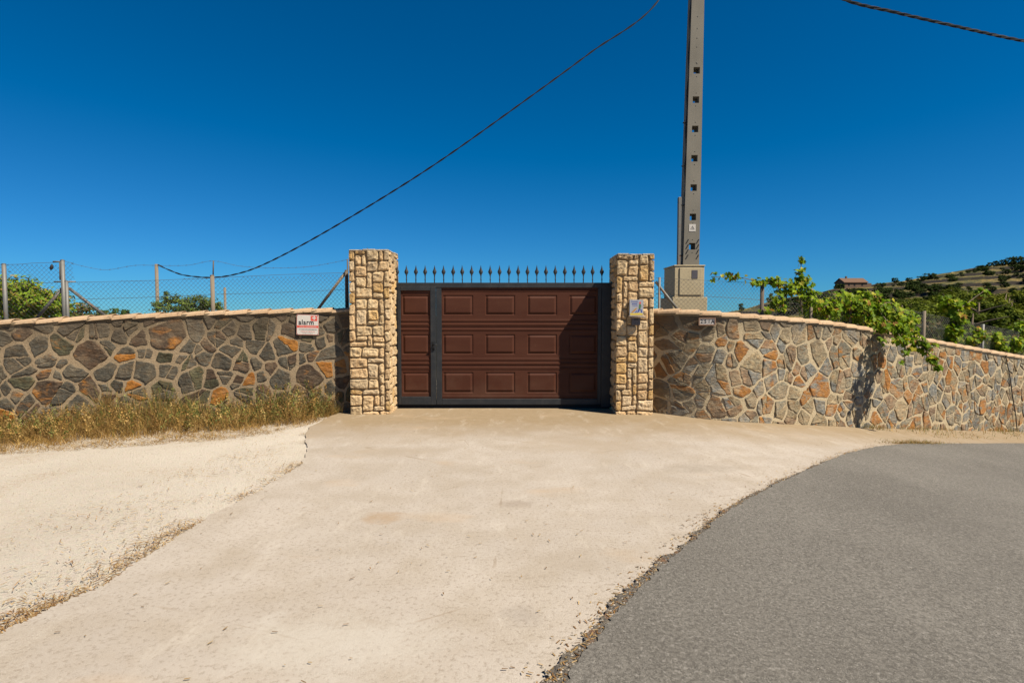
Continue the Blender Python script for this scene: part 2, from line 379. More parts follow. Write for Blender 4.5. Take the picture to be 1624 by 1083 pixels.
# ------------------------------------------------------------ terrain
GL = [(-30, -.35), (-8, -.19), (-5, -.07), (-2.6, 0), (0, 0), (2.4, -.01), (3.0, -.05), (3.8, -.115), (5.2, -.27), (6.7, -.45), (11.1, -.94), (20, -1.9), (40, -3.4)]
def g(x, y=0):
    s = 0
    for k in (-.4, -.2, 0, .2, .4): s += interp(x + k, GL)
    return s / 5
def terrain(x, y):
    r = sqrt(x * x + y * y)
    a = smooth01((y - 12.5) / 45) if y > 0 else 0
    a = max(a, smooth01((r - 30) / 80))
    return g(x) * (1 - a) - 9 * a
def road_x(y):
    return extrap(y, [(1.2, -.35), (2.47, .17), (3.27, .68), (4.57, 1.72), (6.13, 3.25), (7.1, 4.2), (7.9, 5.1), (8.55, 6.0), (9.2, 7.3), (9.9, 8.7), (10.75, 10.4), (12.0, 13)])
def drive_x(y):
    return extrap(y, [(0, -2.7), (2.86, -2.6), (3.3, -2.44), (3.8, -2.46), (4.5, -2.42), (5.05, -2.33), (6.0, -2.27), (6.6, -2.42), (7.58, -2.80), (8.1, -2.92), (8.9, -2.9), (12, -2.9)])
def fbm(x, y, s=0.0, o=4):
    t = 0; a = .5
    for i in range(o):
        t += a * noise.noise(Vector((x, y, s + i * 7.3))); x *= 2.1; y *= 2.1; a *= .55
    return t
# ground: one sheet to the horizon
mb = MB(); radii = [.3]
while radii[-1] < 5000: radii.append(radii[-1] * (1.035 if radii[-1] < 80 else 1.2))
NA = 240; vs = []; fs = []
for i, r in enumerate(radii):
    for j in range(NA):
        a = 2 * pi * j / NA; x = r * sin(a); y = r * cos(a); z = terrain(x, y) - .012
        if r < 14: z += .010 * fbm(x * 1.3, y * 1.3, 3)
        vs.append((x, y, z))
        if i: fs.append(((i - 1) * NA + j, (i - 1) * NA + (j + 1) % NA, i * NA + (j + 1) % NA, i * NA + j))
fs.append(tuple(range(NA)))
mb.add(vs, [f[::-1] for f in fs], smooth=True); tag(mb.build('ground', M['gravel']), kind='structure')
def strip(name, mat, x0f, x1f, ys, lift, ncol, edge=.03):
    mb = MB(); vs = []; fs = []
    for i, y in enumerate(ys):
        a = x0f(y); b = x1f(y)
        for j in range(ncol + 1):
            t = (j / ncol) ** (2.2 if ncol > 100 else 1); x = a + (b - a) * t
            z = g(x) + lift
            if j == 0 or j == ncol: z -= edge
            elif j == 1 or j == ncol - 1: x = (a + (.012 if b > a else 0)) if j == 1 else b - .012
            vs.append((x, y, z + .006 * fbm(x * .9, y * .9, 9)))
        if i:
            for j in range(ncol):
                k = (i - 1) * (ncol + 1) + j; fs.append((k, k + 1, k + ncol + 2, k + ncol + 1))
    mb.add(vs, fs, smooth=False)
    return mb.build(name, mat)
def yrange(a, b, step0=.018, grow=.004):
    ys = [a]
    while ys[-1] < b: ys.append(ys[-1] + step0 + grow * max(0, ys[-1] - 2))
    return ys
YS = yrange(.4, 12.2)
dl = lambda y: drive_x(y) + .05 * fbm(y * 3.0, 0, 1) + .02 * fbm(y * 14, 0, 2)
rx = lambda y: road_x(y) + .07 * fbm(y * 2.3, 0, 5) + .085 * fbm(y * 7, 0, 6) + .05 * fbm(y * 30, 0, 8)
tag(strip('driveway', M['concrete'], dl, lambda y: min(road_x(y) + .12, 12.5), YS, .004, 60), kind='structure')
tag(strip('road_edge', M['crumb'], rx, lambda y: road_x(y) + .35 , YS, .020, 6), kind='structure')
def rx2(y):
    w = .10 + .04 * fbm(y * 1.1, 0, 21)
    return road_x(y) + w * interp(y, [(2, 1), (4, .7), (6, .5), (7.2, .35), (9, .3)]) + .05 * fbm(y * 5, 0, 11) + .045 * fbm(y * 24, 0, 12)
tag(strip('road', M['asphalt'], rx2, lambda y: 34.0, YS, .028, 110), kind='structure')

# ------------------------------------------------------------ Voronoi-split stone cladding
def clip(poly, px, py, nx, ny):
    """keep the side where (p-(px,py)).n <= 0"""
    out = []
    for i in range(len(poly)):
        a = poly[i]; b = poly[(i + 1) % len(poly)]
        da = (a[0] - px) * nx + (a[1] - py) * ny; db = (b[0] - px) * nx + (b[1] - py) * ny
        if da <= 0: out.append(a)
        if (da < 0 < db) or (db < 0 < da):
            t = da / (da - db); out.append((a[0] + (b[0] - a[0]) * t, a[1] + (b[1] - a[1]) * t))
    return out
def stone_cells(L, H, rmin, rmax, seed, joint):
    rnd = random.Random(seed); pts = []
    fails = 0
    while fails < 2500:
        p = (rnd.uniform(0, L), rnd.uniform(0, H)); r = rnd.uniform(rmin, rmax) if rnd.random() < .75 else rnd.uniform(rmin * .62, rmin)
        if all((p[0] - q[0]) ** 2 + (p[1] - q[1]) ** 2 > (r + q[2]) ** 2 for q in pts): pts.append((p[0], p[1], r)); fails = 0
        else: fails += 1
    out = []
    for i, p in enumerate(pts):
        poly = [(0, 0), (L, 0), (L, H), (0, H)]
        poly = [(max(0, min(L, q[0])), q[1]) for q in poly]
        poly = clip(poly, p[0] - .8, 0, -1, 0); poly = clip(poly, p[0] + .8, 0, 1, 0)
        jw = joint * rnd.uniform(.6, 1.5)
        for j, q in enumerate(pts):
            if i == j: continue
            dx = q[0] - p[0]; dy = q[1] - p[1]; d = sqrt(dx * dx + dy * dy)
            if d > 1.2: continue
            w = (d * d + p[2] ** 2 * .8 - q[2] ** 2 * .8) / (2 * d)     # power-diagram split
            poly = clip(poly, p[0] + dx / d * (w - jw / 2), p[1] + dy / d * (w - jw / 2), dx / d, dy / d)
            if len(poly) < 3: break
        if len(poly) >= 3:
            poly = clip(poly, 0, .012, 0, -1); poly = clip(poly, 0, H - .012, 0, 1)
        if len(poly) < 3: continue
        ar = abs(sum(poly[k][0] * poly[(k + 1) % len(poly)][1] - poly[(k + 1) % len(poly)][0] * poly[k][1] for k in range(len(poly)))) / 2
        if ar < .004: continue
        cx = sum(k[0] for k in poly) / len(poly); cy = sum(k[1] for k in poly) / len(poly); q2 = []
        for k in poly:          # pull some corners in: ragged stones and wider pockets of mortar
            f = rnd.choice((0, 0, 0, .06, .12, .22)) ; q2.append((k[0] + (cx - k[0]) * f, k[1] + (cy - k[1]) * f))
        def split(pl, n_):
            A = abs(sum(pl[k][0] * pl[(k + 1) % len(pl)][1] - pl[(k + 1) % len(pl)][0] * pl[k][1] for k in range(len(pl)))) / 2
            if A < .022 or n_ == 0 or rnd.random() > min(.75, A * 9): return [pl]
            cx = sum(k[0] for k in pl) / len(pl) + rnd.uniform(-.04, .04); cy = sum(k[1] for k in pl) / len(pl) + rnd.uniform(-.04, .04); a = rnd.uniform(0, pi); w = joint * rnd.uniform(.25, .6)
            nx, ny = cos(a), sin(a); r_ = []
            for sg in (1, -1):
                h_ = clip(pl, cx - sg * nx * w / 2, cy - sg * ny * w / 2, sg * nx, sg * ny)
                if len(h_) >= 3: r_ += split(h_, n_ - 1)
            return r_
        for piece in split(q2, 2):
            if abs(sum(piece[k][0] * piece[(k + 1) % len(piece)][1] - piece[(k + 1) % len(piece)][0] * piece[k][1] for k in range(len(piece)))) / 2 > .0025: out.append(piece)
    def wp(x, y):
        w = min(1, y / .25, (H - y) / .25); e = min(1, x / .3, (L - x) / .3)
        return (x + .30 * max(0, e) * fbm(x * 1.5, y * 1.5, seed, 2), y + .26 * max(0, w) * fbm(x * 1.6, y * 1.6, seed + 9, 2))
    return [[wp(*q) for q in p] for p in out]
def roughen(poly, rnd, amp=.010):
    q = []
    n_ = len(poly)
    for i in range(n_):     # cut the corners
        a = poly[i]; b = poly[(i + 1) % n_]; l = sqrt((b[0] - a[0]) ** 2 + (b[1] - a[1]) ** 2)
        if l < .012: q.append(a); continue
        t = min(.3, rnd.uniform(.004, .014) / l)
        k = max(1, int(l / .05))
        for m_ in range(k + 1):
            tt = t + (1 - 2 * t) * m_ / k; x = a[0] + (b[0] - a[0]) * tt; y = a[1] + (b[1] - a[1]) * tt
            if 0 < m_ < k: x += rnd.uniform(-amp, amp); y += rnd.uniform(-amp, amp)
            q.append((x, y))
    return q
def clad(mb, cells, mapf, rnd, tones, relief=.018):
    for poly in cells:
        poly = roughen(poly, rnd)
        cx = sum(p[0] for p in poly) / len(poly); cy = sum(p[1] for p in poly) / len(poly)
        tx = rnd.uniform(-.09, .09); ty = rnd.uniform(-.09, .09); base = relief * rnd.uniform(.25, 1.1)
        sd = rnd.uniform(0, 99)
        def hh(x, y): return base + (x - cx) * tx + (y - cy) * ty + .016 * fbm(x * 7, y * 7, sd, 3)
        rings = []
        for sc_, f in ((1, -1), (1, .45), (.93, 1), (.62, 1), (.3, 1)):
            rg = []
            for (x, y) in poly:
                X = cx + (x - cx) * sc_; Y = cy + (y - cy) * sc_
                if sc_ == .93:
                    l = sqrt((x - cx) ** 2 + (y - cy) ** 2) + 1e-6; k = max(0, 1 - .011 / l); X = cx + (x - cx) * k; Y = cy + (y - cy) * k
                d = -.02 if f < 0 else max(.011, hh(X, Y)) * (f if f >= 1 else .7)
                rg.append(mapf(X, Y, d))
            rings.append(rg)
        vs = [p for rg in rings for p in rg] + [mapf(cx, cy, max(.011, hh(cx, cy)))]
        m_ = len(poly); fs = []
        for r in range(len(rings) - 1):
            for i in range(m_): fs.append((r * m_ + i, r * m_ + (i + 1) % m_, (r + 1) * m_ + (i + 1) % m_, (r + 1) * m_ + i))
        r = len(rings) - 1
        for i in range(m_): fs.append((r * m_ + i, r * m_ + (i + 1) % m_, len(vs) - 1))
        mb.add(vs, fs, mi=0, col=tones(rnd, cx, cy))
def wallmesh(mb, mapf, L, H, thick, step=.06, mi=1):
    nx = int(L / step); nz = int(H / step); vs = []; fs = []
    for i in range(nx + 1):
        for j in range(nz + 1):
            s = L * i / nx; h = H * j / nz
            vs.append(mapf(s, h, .003 + .005 * fbm(s * 4, h * 4, 40, 3)))
            if i and j:
                k = i * (nz + 1) + j; fs.append((k - nz - 2, k - 1, k, k - nz - 1))
    n0 = len(vs)
    for i in range(nx + 1):
        s = L * i / nx; vs.append(mapf(s, H, -thick)); vs.append(mapf(s, 0, -thick))
    for i in range(nx):
        a = n0 + 2 * i; fs.append((a, a + 1, a + 3, a + 2))
        fs.append((i * (nz + 1) + nz, (i + 1) * (nz + 1) + nz, a + 2, a))
    for i, fl in ((0, 1), (nx, 0)):
        ring = [i * (nz + 1) + j for j in range(nz + 1)] + [n0 + 2 * i, n0 + 2 * i + 1]; fs.append(tuple(ring))
    mb.add(vs, fs, mi=mi, smooth=False)

def resample(pts, step=.04):
    out = [Vector(pts[0])]
    P_ = [Vector(p) for p in pts]
    # catmull-rom
    for i in range(len(P_) - 1):
        p0 = P_[max(0, i - 1)]; p1 = P_[i]; p2 = P_[i + 1]; p3 = P_[min(len(P_) - 1, i + 2)]
        k = max(2, int((p2 - p1).length / step))
        for m_ in range(1, k + 1):
            t = m_ / k
            out.append(.5 * ((2 * p1) + (p2 - p0) * t + (2 * p0 - 5 * p1 + 4 * p2 - p3) * t * t + (3 * p1 - p0 - 3 * p2 + p3) * t ** 3))
    return out
class Path:
    """plan curve with base and top heights; s is the length along it, the outside is to its right"""
    def __init__(s, pts):                # (x, y, zbase, ztop)
        s.p = resample([Vector(p) for p in [(a[0], a[1], a[2]) for a in pts]])
        q = resample([Vector((a[0], a[1], a[3])) for a in pts]); s.top = [k.z for k in q]
        s.s = [0]
        for a, b in zip(s.p, s.p[1:]): s.s.append(s.s[-1] + (b.xy - a.xy).length)
        s.L = s.s[-1]
    def at(s, d):
        import bisect
        d = max(0, min(s.L, d)); i = min(len(s.s) - 2, max(0, bisect.bisect_right(s.s, d) - 1))
        t = (d - s.s[i]) / max(1e-9, s.s[i + 1] - s.s[i]); a = s.p[i]; b = s.p[i + 1]
        i0 = max(0, i - 3); i1 = min(len(s.p) - 1, i + 4)
        tg = (s.p[i1].xy - s.p[i0].xy).normalized()
        return a.lerp(b, t), s.top[i] + (s.top[i + 1] - s.top[i]) * t, tg
    def find_u(s, u):
        best = min(range(len(s.p)), key=lambda i: abs(s.p[i].x / s.p[i].y * F - (u - CX)) if s.p[i].y > 0 else 1e9)
        return s.s[best]
def coping(mb, path, s0, s1, rnd, width=.30, tl=.325):
    s = s0; rb = .012
    # mortar bed under the tiles
    k = int((s1 - s0) / .08); prev = None
    ring = []
    for i in range(k + 1):
        p, zt, tg = path.at(s0 + (s1 - s0) * i / k); nrm = Vector((tg.y, -tg.x)); w = .012 * fbm(i * .3, 0, 77)
        pr = [(.018 + w, zt - .115 + w), (.030 + w, zt - .085), (.026 + w, zt - .055), (-.10, zt - .03), (-.24, zt - .05), (-.25, zt - .115)]
        vs = [(p.x + nrm.x * o, p.y + nrm.y * o, z) for o, z in pr]
        ring.append(vs)
    V = [v for r_ in ring for v in r_]; m_ = 6; fs = []
    for i in range(k):
        for j in range(m_): fs.append((i * m_ + j, (i + 1) * m_ + j, (i + 1) * m_ + (j + 1) % m_, i * m_ + (j + 1) % m_))
    fs.append(tuple(range(m_))); fs.append(tuple(range(k * m_, (k + 1) * m_)))
    mb.add(V, fs, mi=1)
    while s < s1 - .1:
        L = tl * rnd.uniform(.96, 1.04); e = min(s + L + .045, s1)
        t = rnd.random(); col = (.42 + .11 * t, .27 + .08 * t, .15 + .05 * t, 0)
        yaw = rnd.uniform(-.012, .012); NS = 4; NR = 9; outer = []; inner = []
        for i in range(NS + 1):
            q = i / NS; p, zt, tg = path.at(s + (e - s) * q); nrm = Vector((tg.y, -tg.x))
            rad = width / 2 * (.92 + .10 * q); hgt = .074 * (.9 + .12 * q); lift = zt - .078 + (.002 + .019 * q) + rnd.uniform(-.001, .001)
            for lst, k2 in ((outer, 1), (inner, .86)):
                for j in range(NR + 1):
                    a = pi * j / NR; o = -.105 + rad * k2 * cos(a) + yaw * (q - .5) * 2; z = lift + hgt * k2 * sin(a) ** .8 - .016
                    lst.append((p.x + nrm.x * o, p.y + nrm.y * o, z))
        m_ = NR + 1; fs = []; off = len(outer)
        for i in range(NS):
            for j in range(NR):
                a = i * m_ + j; fs.append((a, a + m_, a + m_ + 1, a + 1)); fs.append((off + a, off + a + 1, off + a + m_ + 1, off + a + m_))
        for i in (0, NS):
            for j in range(NR):
                a = i * m_ + j; fs.append((a, a + 1, off + a + 1, off + a) if i == 0 else (a, off + a, off + a + 1, a + 1))
        for j in (0, NR):
            for i in range(NS):
                a = i * m_ + j; fs.append((a, off + a, off + a + m_, a + m_))
        mb.add(outer + inner, fs, mi=0, col=col, smooth=False)
        s += L

def wall_thing(name, label, path, matkey, mort, seed, rmin, rmax, joint, tones, H, squeeze=1.0):
    rnd = random.Random(seed)
    def mapf(s, h, d):
        p, zt, tg = path.at(s); hb = zt - .085
        z = p.z - .25 + (hb - p.z + .25) * (h / H)
        return (p.x + tg.y * d, p.y - tg.x * d, z)
    p, zt, tg = path.at(path.L / 2)
    e = empty(name, (p.x, p.y, p.z), label, 'wall')
    mb = MB(); Lq = path.L * squeeze; cells = stone_cells(Lq, H, rmin, rmax, seed, joint)
    rr = 2 / squeeze - 1; kq = (1 - rr) / (2 * Lq)       # stones get narrower along the wall
    cells = [[(x - kq * x * x, y) for x, y in c] for c in cells]
    clad(mb, cells, mapf, rnd, tones); wallmesh(mb, mapf, path.L, H, .22)
    mb.build('stone_cladding', [M[matkey], M[mort]], e, normals=True)
    mb = MB(); coping(mb, path, 0, path.L, rnd); mb.build('tile_coping', [M['tile'], M[mort]], e, normals=True)
    return e
DP = 9.10                                           # front of the pillars
LX0, LX1 = PX(554, DP), PX(617.5, DP); RX0, RX1 = PX(978.5, DP), PX(1037, DP)
def lw(u, D, vt): q = P(u, vt, D); return (q.x, D, g(q.x), q.z)
lp = [(-17.5, 7.2, g(-17.5), 1.30), (-12, 7.9, g(-12), 1.42), lw(0, 8.45, 506), lw(130, 8.66, 500), lw(300, 8.97, 493), lw(430, 9.17, 489), lw(556, 9.36, 487), (LX0 + .22, 9.39, 0, PZ(487, 9.39))]
LPATH = Path(lp)
rp = [(RX1 - .2, 9.50, 0, PZ(489, 9.50))] + [lw(*a) for a in ((1037, 9.38, 489), (1075, 9.16, 489), (1130, 9.0, 492), (1190, 9.03, 496.5), (1250, 9.30, 501.5), (1320, 9.66, 508), (1400, 10.2, 521), (1500, 11.02, 540.5), (1560, 11.62, 551.5), (1624, 12.35, 563), (1700, 13.4, 574), (1800, 15.2, 588))]
# base heights follow the wall foot seen in the photograph
RPATH = Path(rp)
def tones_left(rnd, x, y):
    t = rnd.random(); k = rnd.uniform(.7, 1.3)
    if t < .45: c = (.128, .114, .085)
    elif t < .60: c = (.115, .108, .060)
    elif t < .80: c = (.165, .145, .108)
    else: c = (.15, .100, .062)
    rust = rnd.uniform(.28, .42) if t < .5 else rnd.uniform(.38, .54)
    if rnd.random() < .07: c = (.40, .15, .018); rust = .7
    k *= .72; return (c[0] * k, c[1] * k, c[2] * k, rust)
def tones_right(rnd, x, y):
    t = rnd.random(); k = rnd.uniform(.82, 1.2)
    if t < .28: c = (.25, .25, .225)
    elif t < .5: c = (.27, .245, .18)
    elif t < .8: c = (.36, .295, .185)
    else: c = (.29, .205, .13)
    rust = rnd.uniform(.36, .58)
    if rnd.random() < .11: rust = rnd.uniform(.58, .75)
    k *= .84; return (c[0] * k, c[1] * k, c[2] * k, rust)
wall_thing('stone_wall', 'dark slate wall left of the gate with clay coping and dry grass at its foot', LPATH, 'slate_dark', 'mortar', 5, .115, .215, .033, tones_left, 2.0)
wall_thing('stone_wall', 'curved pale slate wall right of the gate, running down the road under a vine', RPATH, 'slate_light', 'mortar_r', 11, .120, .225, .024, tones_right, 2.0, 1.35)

# ------------------------------------------------------------ pillars of squared limestone
def pillar(x0, x1, y0, y1, ztop, seed, label):
    rnd = random.Random(seed); mb = MB(); pr = .030; z0 = -.12
    def face(o, ax, width, outn):
        U = .086; nc = max(3, round(width / U)); nr = round((ztop - z0) / U); used = [[False] * nc for _ in range(nr)]
        nx = lambda i, j: (width * i / nc + (0 if i in (0, nc) else .050 * fbm(i * 1.7, j * 1.3, seed)), (ztop - z0) * j / nr + (0 if j in (0, nr) else .050 * fbm(i * 1.1, j * 1.9, seed + 5)))
        for j in range(nr):
            for i in range(nc):
                if used[j][i]: continue
                w = rnd.choice((1, 2, 2, 2, 3, 3, 3)); h = rnd.choice((1, 2, 2, 2, 3)) if w < 3 else rnd.choice((1, 2, 2, 2))
                while w > 1 and (i + w > nc or any(used[j][i + q] for q in range(w))): w -= 1
                h = min(h, nr - j)
                if w == 1 and h == 1: h = min(2, nr - j)
                for a in range(h):
                    for b in range(w): used[j + a][i + b] = True
                c = [nx(i, j), nx(i + w, j), nx(i + w, j + h), nx(i, j + h)]
                jt = .0055; c = [(c[0][0] + jt, c[0][1] + jt), (c[1][0] - jt, c[1][1] + jt), (c[2][0] - jt, c[2][1] - jt), (c[3][0] + jt, c[3][1] - jt)]
                if i == 0: c[0] = (0, c[0][1]); c[3] = (0, c[3][1])
                if i + w == nc: c[1] = (width, c[1][1]); c[2] = (width, c[2][1])
                gx = max(5, int(w * U / .016)); gz = max(5, int(h * U / .016)); sd = rnd.uniform(0, 99); pf = rnd.uniform(.7, 1.0) * pr
                tx = rnd.uniform(-.06, .06); tz = rnd.uniform(-.06, .06)
                vs = []; fs = []
                for q in range(gz + 1):
                    for p in range(gx + 1):
                        a = p / gx; b = q / gz
                        A = c[0][0] * (1 - a) * (1 - b) + c[1][0] * a * (1 - b) + c[2][0] * a * b + c[3][0] * (1 - a) * b
                        B = c[0][1] * (1 - a) * (1 - b) + c[1][1] * a * (1 - b) + c[2][1] * a * b + c[3][1] * (1 - a) * b
                        ed = min(p, gx - p, q, gz - q)
                        el = (i == 0 and p == 0) or (i + w == nc and p == gx)
                        cr = min(p, gx - p) + min(q, gz - q)
                        if cr <= 1 and not el: A += (.5 - a) * .016; B += (.5 - b) * .016
                        if ed == 0 and not el: d = -.004; A += .004 * fbm(A * 30, B * 30, sd); B += .004 * fbm(A * 30, B * 30, sd + 3)
                        elif ed == 0: d = pf * .72 + .012 * fbm(0, B * 9, 5)
                        elif ed == 1: d = pf * .88 + .010 * fbm(A * 30, B * 30, sd)
                        else: d = pf + .026 * fbm(A * 16, B * 16, sd, 4) + (a - .5) * tx * .3 + (b - .5) * tz * .3
                        if el and q in (0, gz): d = 0
                        vs.append((o[0] + ax[0] * A + outn[0] * d, o[1] + ax[1] * A + outn[1] * d, z0 + B))
                        if p and q:
                            k = q * (gx + 1) + p; fs.append((k - gx - 2, k - gx - 1, k, k - 1))
                t = rnd.random()
                q_ = rnd.uniform(.88, 1.18); w_ = rnd.uniform(-.02, .02)
                if t < .68: col = (.60 * q_, (.425 + w_) * q_, (.235 + w_) * q_)
                elif t < .86: col = (.60 * q_, .45 * q_, .275 * q_)
                else: col = (.58 * q_, .37 * q_, .15 * q_)
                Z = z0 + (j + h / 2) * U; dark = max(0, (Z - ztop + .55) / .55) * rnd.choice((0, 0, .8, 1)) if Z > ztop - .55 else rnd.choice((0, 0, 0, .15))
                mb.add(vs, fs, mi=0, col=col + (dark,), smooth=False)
    w = x1 - x0; d = y1 - y0
    face((x0, y0 + pr, 0), (1, 0), w, (0, -1)); face((x1, y1 - pr, 0), (-1, 0), w, (0, 1))
    face((x1 - pr, y0 + .012, 0), (0, 1), d - .024, (1, 0)); face((x0 + pr, y1 - .012, 0), (0, -1), d - .024, (-1, 0))
    mb.box(x0 + pr * .9, x1 - pr * .9, y0 + pr, y1 - pr, z0, ztop - .02, mi=1)
    # top: flat slabs
    ny = 3; nx_ = 3
    for i in range(nx_):
        for j in range(ny):
            a0 = x0 + w * i / nx_ + .004; a1 = x0 + w * (i + 1) / nx_ - .004; b0 = y0 + d * j / ny + .004; b1 = y0 + d * (j + 1) / ny - .004
            mb.box(a0, a1, b0, b1, ztop - .022, ztop + rnd.uniform(.001, .014), bev=.008, mi=0, col=(.5, .42, .31, .6))
    o = mb.build('stone_pillar', [M['limestone'], M['mortar_p']], normals=False)
    return tag(o, label, 'gate pillar', 'stone gate pillars')
pillar(LX0, LX1, DP, 9.86, PZ(396, DP), 3, 'squared limestone pillar left of the gate, beside the small door')
pillar(RX0, RX1, DP, 9.86, PZ(403, DP), 8, 'squared limestone pillar right of the gate, carrying the painted tile and intercom')

# ------------------------------------------------------------ gate
DG = 9.70
def gx(u): return PX(u, DG)
def gz(v): return PZ(v, DG)
G0, G1 = LX1 - .01, RX0 + .01
gate = empty('gate', ((G0 + G1) / 2, DG, 0), 'brown panelled metal gate with small side door and a row of charcoal spikes', 'gate')
T = .06
mb = MB()
fz = lambda a, b, c, d, y0=DG - T / 2, y1=DG + T / 2, bev=.004: mb.box(gx(a), gx(b), y0, y1, gz(d), gz(c), bev=bev)
mb.box(G0, G1, DG - .035, DG + .035, gz(456.5), gz(448.5), bev=.004)
mb.box(G0, gx(630.5), DG - .030, DG + .03, gz(643), gz(453), bev=.004)
fz(692, 700.5, 453, 641); fz(948, 953.5, 453, 641)
mb.box(gx(953.8), G1, DG - .045, DG + .04, gz(645), gz(453), bev=.004)
mb.box(gx(700.7), gx(947.8), DG - .03, DG + .03, gz(641), gz(632), bev=.004)
mb.build('gate_frame', M['frame'], gate)
mb = MB(); mb.box(G0, G1, DG + .05, DG + .09, -.02, gz(640), bev=0); mb.build('gap_shade', M['black'], gate)  # black strip added to stand in for the shade in the gap under the gate
def sheet(x0, x1, z0, z1, cols, rows, ribs, ysurf):
    """sheet with pressed cassettes and ribs, as one height grid facing -Y"""
    prof = [(0, 0), (.010, -.010), (.018, -.010), (.050, .006), (.058, .007)]
    xs = {x0, x1}; zs = {z0, z1}
    for a, b in cols:
        for d, _ in prof: xs.add(a + d); xs.add(b - d)
    for a, b in rows:
        for d, _ in prof: zs.add(a + d); zs.add(b - d)
    ribp = [(-.022, 0), (-.014, .010), (-.004, .010), (0, -.006), (.004, .010), (.014, .010), (.022, 0)]
    for r, kind in ribs:
        for d, _ in ribp: zs.add(r + d)
    k = 20
    for i in range(1, k): xs.add(x0 + (x1 - x0) * i / k)
    xs = sorted(x for x in xs if x0 - 1e-6 <= x <= x1 + 1e-6); zs = sorted(z for z in zs if z0 - 1e-6 <= z <= z1 + 1e-6)
    def hgt(x, z):
        h = 0
        for a, b in cols:
            for c, d in rows:
                m_ = min(x - a, b - x, z - c, d - z)
                if m_ > 0: h = interp(m_, prof)
        for r, kind in ribs:
            if abs(z - r) < .0221: h += interp(z - r, ribp) * kind
        return h + .0015 * fbm(x * 1.5, z * 2, 3)
    vs = []; fs = []; m_ = len(zs)
    for i, x in enumerate(xs):
        for j, z in enumerate(zs):
            vs.append((x, ysurf - hgt(x, z), z))
            if i and j: fs.append(((i - 1) * m_ + j - 1, i * m_ + j - 1, i * m_ + j, (i - 1) * m_ + j))
    b = MB(); b.add(vs, fs)
    b.box(x0, x1, ysurf + .012, ysurf + .04, z0, z1)
    return b
rows = [(gz(500), gz(468)), (gz(562), gz(530)), (gz(623), gz(590))]
ribs = [(gz(508.5), .7), (gz(515.5), 1), (gz(523), .7), (gz(570), .7), (gz(576.5), 1), (gz(584), .7), (gz(461), .5), (gz(629), .4)]
cols = [(gx(a), gx(b)) for a, b in ((702.5, 750.5), (769.5, 817), (836, 883.5), (902.5, 947))]
sheet(gx(700.6), gx(947.9), gz(632.3), gz(455), cols, rows, ribs, DG - .006).build('panel_sheet', M['brown'], gate)
# side door
mb = MB()
fz(631, 636, 455, 641, DG - .04, DG + .02); fz(683, 691.4, 455, 641, DG - .04, DG + .02)
fz(636.2, 682.8, 455, 461, DG - .04, DG + .02); fz(636.2, 682.8, 628.5, 641, DG - .04, DG + .02)
door = mb.build('door', M['frame'], gate); door['label'] = 'narrow pedestrian door at the left end of the gate'
sheet(gx(636.1), gx(682.9), gz(628.6), gz(460.9), [(gx(638), gx(681))], rows, ribs[:-2], DG - .012).build('door_panel', M['brown'], door)
mb = MB()
hx = gx(687.5); hz = gz(548)
mb.box(hx - .022, hx + .022, DG - .050, DG - .0405, hz - .075, hz + .075, bev=.004)
mb.tube([(hx, DG - .048, hz + .02), (hx, DG - .085, hz + .02)], .011, 10); mb.tube([(hx - .01, DG - .085, hz + .02), (hx + .075, DG - .09, hz + .018)], .010, 8)
mb.tube([(hx, DG - .048, hz - .04), (hx, DG - .058, hz - .04)], .010, 10)
mb.build('door_handle', M['black'], door)
# spikes
spike = None
for i in range(23):
    x = gx(630.5 + (954.2 - 630.5) * i / 22)
    if spike is None:
        mb = MB(); zb = gz(448.6); H = gz(420.5) - zb
        mb.box(-.0075, .0075, -.0075, .0075, 0, H * .42)
        mb.tube([(0, 0, H * .16), (0, 0, H * .19), (0, 0, H * .22)], [.009, .014, .009], 8)
        mb.tube([(0, 0, H * .40), (0, 0, H * .44), (0, 0, H * .46)], [.012, .016, .012], 8)
        prof = [(.44, .008), (.50, .022), (.60, .036), (.66, .032), (.78, .016), (.90, .007), (1.0, .0015)]
        vs = []; fs = []
        for t, w in prof: vs += [(-w, 0, H * t), (0, -w * .45, H * t), (w, 0, H * t), (0, w * .45, H * t)]
        for a in range(len(prof) - 1):
            for b in range(4): fs.append((a * 4 + b, a * 4 + (b + 1) % 4, a * 4 + 4 + (b + 1) % 4, a * 4 + 4 + b))
        fs.append((0, 1, 2, 3)); mb.add(vs, fs)
        spike = mb.build('spike', M['frame']); s_ = spike
    else: s_ = spike.copy(); COL.objects.link(s_)
    s_.location = (x, DG, zb); s_.rotation_euler = (random.Random(i).uniform(-.02, .02), random.Random(i + 50).uniform(-.015, .015), random.Random(i + 9).uniform(-.12, .12))
    s_.parent = gate; s_.matrix_parent_inverse = gate.matrix_basis.inverted()

# ------------------------------------------------------------ writing helper
def text_mesh(mb, txt, size, origin, xdir, up, mi, lift, bold=0, sx=1.0):
    cu = bpy.data.curves.new('t', 'FONT'); cu.body = txt; cu.size = size; cu.align_x = 'CENTER'; cu.align_y = 'CENTER'; cu.offset = bold; cu.resolution_u = 3; cu.space_character = 1.12
    o = bpy.data.objects.new('t', cu); COL.objects.link(o); bpy.context.view_layer.update()
    me = o.to_mesh(); nn = Vector(xdir).cross(Vector(up))
    vs = [tuple(Vector(origin) + Vector(xdir) * v.co.x * sx + Vector(up) * v.co.y + nn * lift) for v in me.vertices]
    fs = [tuple(p.vertices) for p in me.polygons]
    o.to_mesh_clear(); mb.add(vs, fs, mi=mi); bpy.data.objects.remove(o, do_unlink=True); bpy.data.curves.remove(cu)
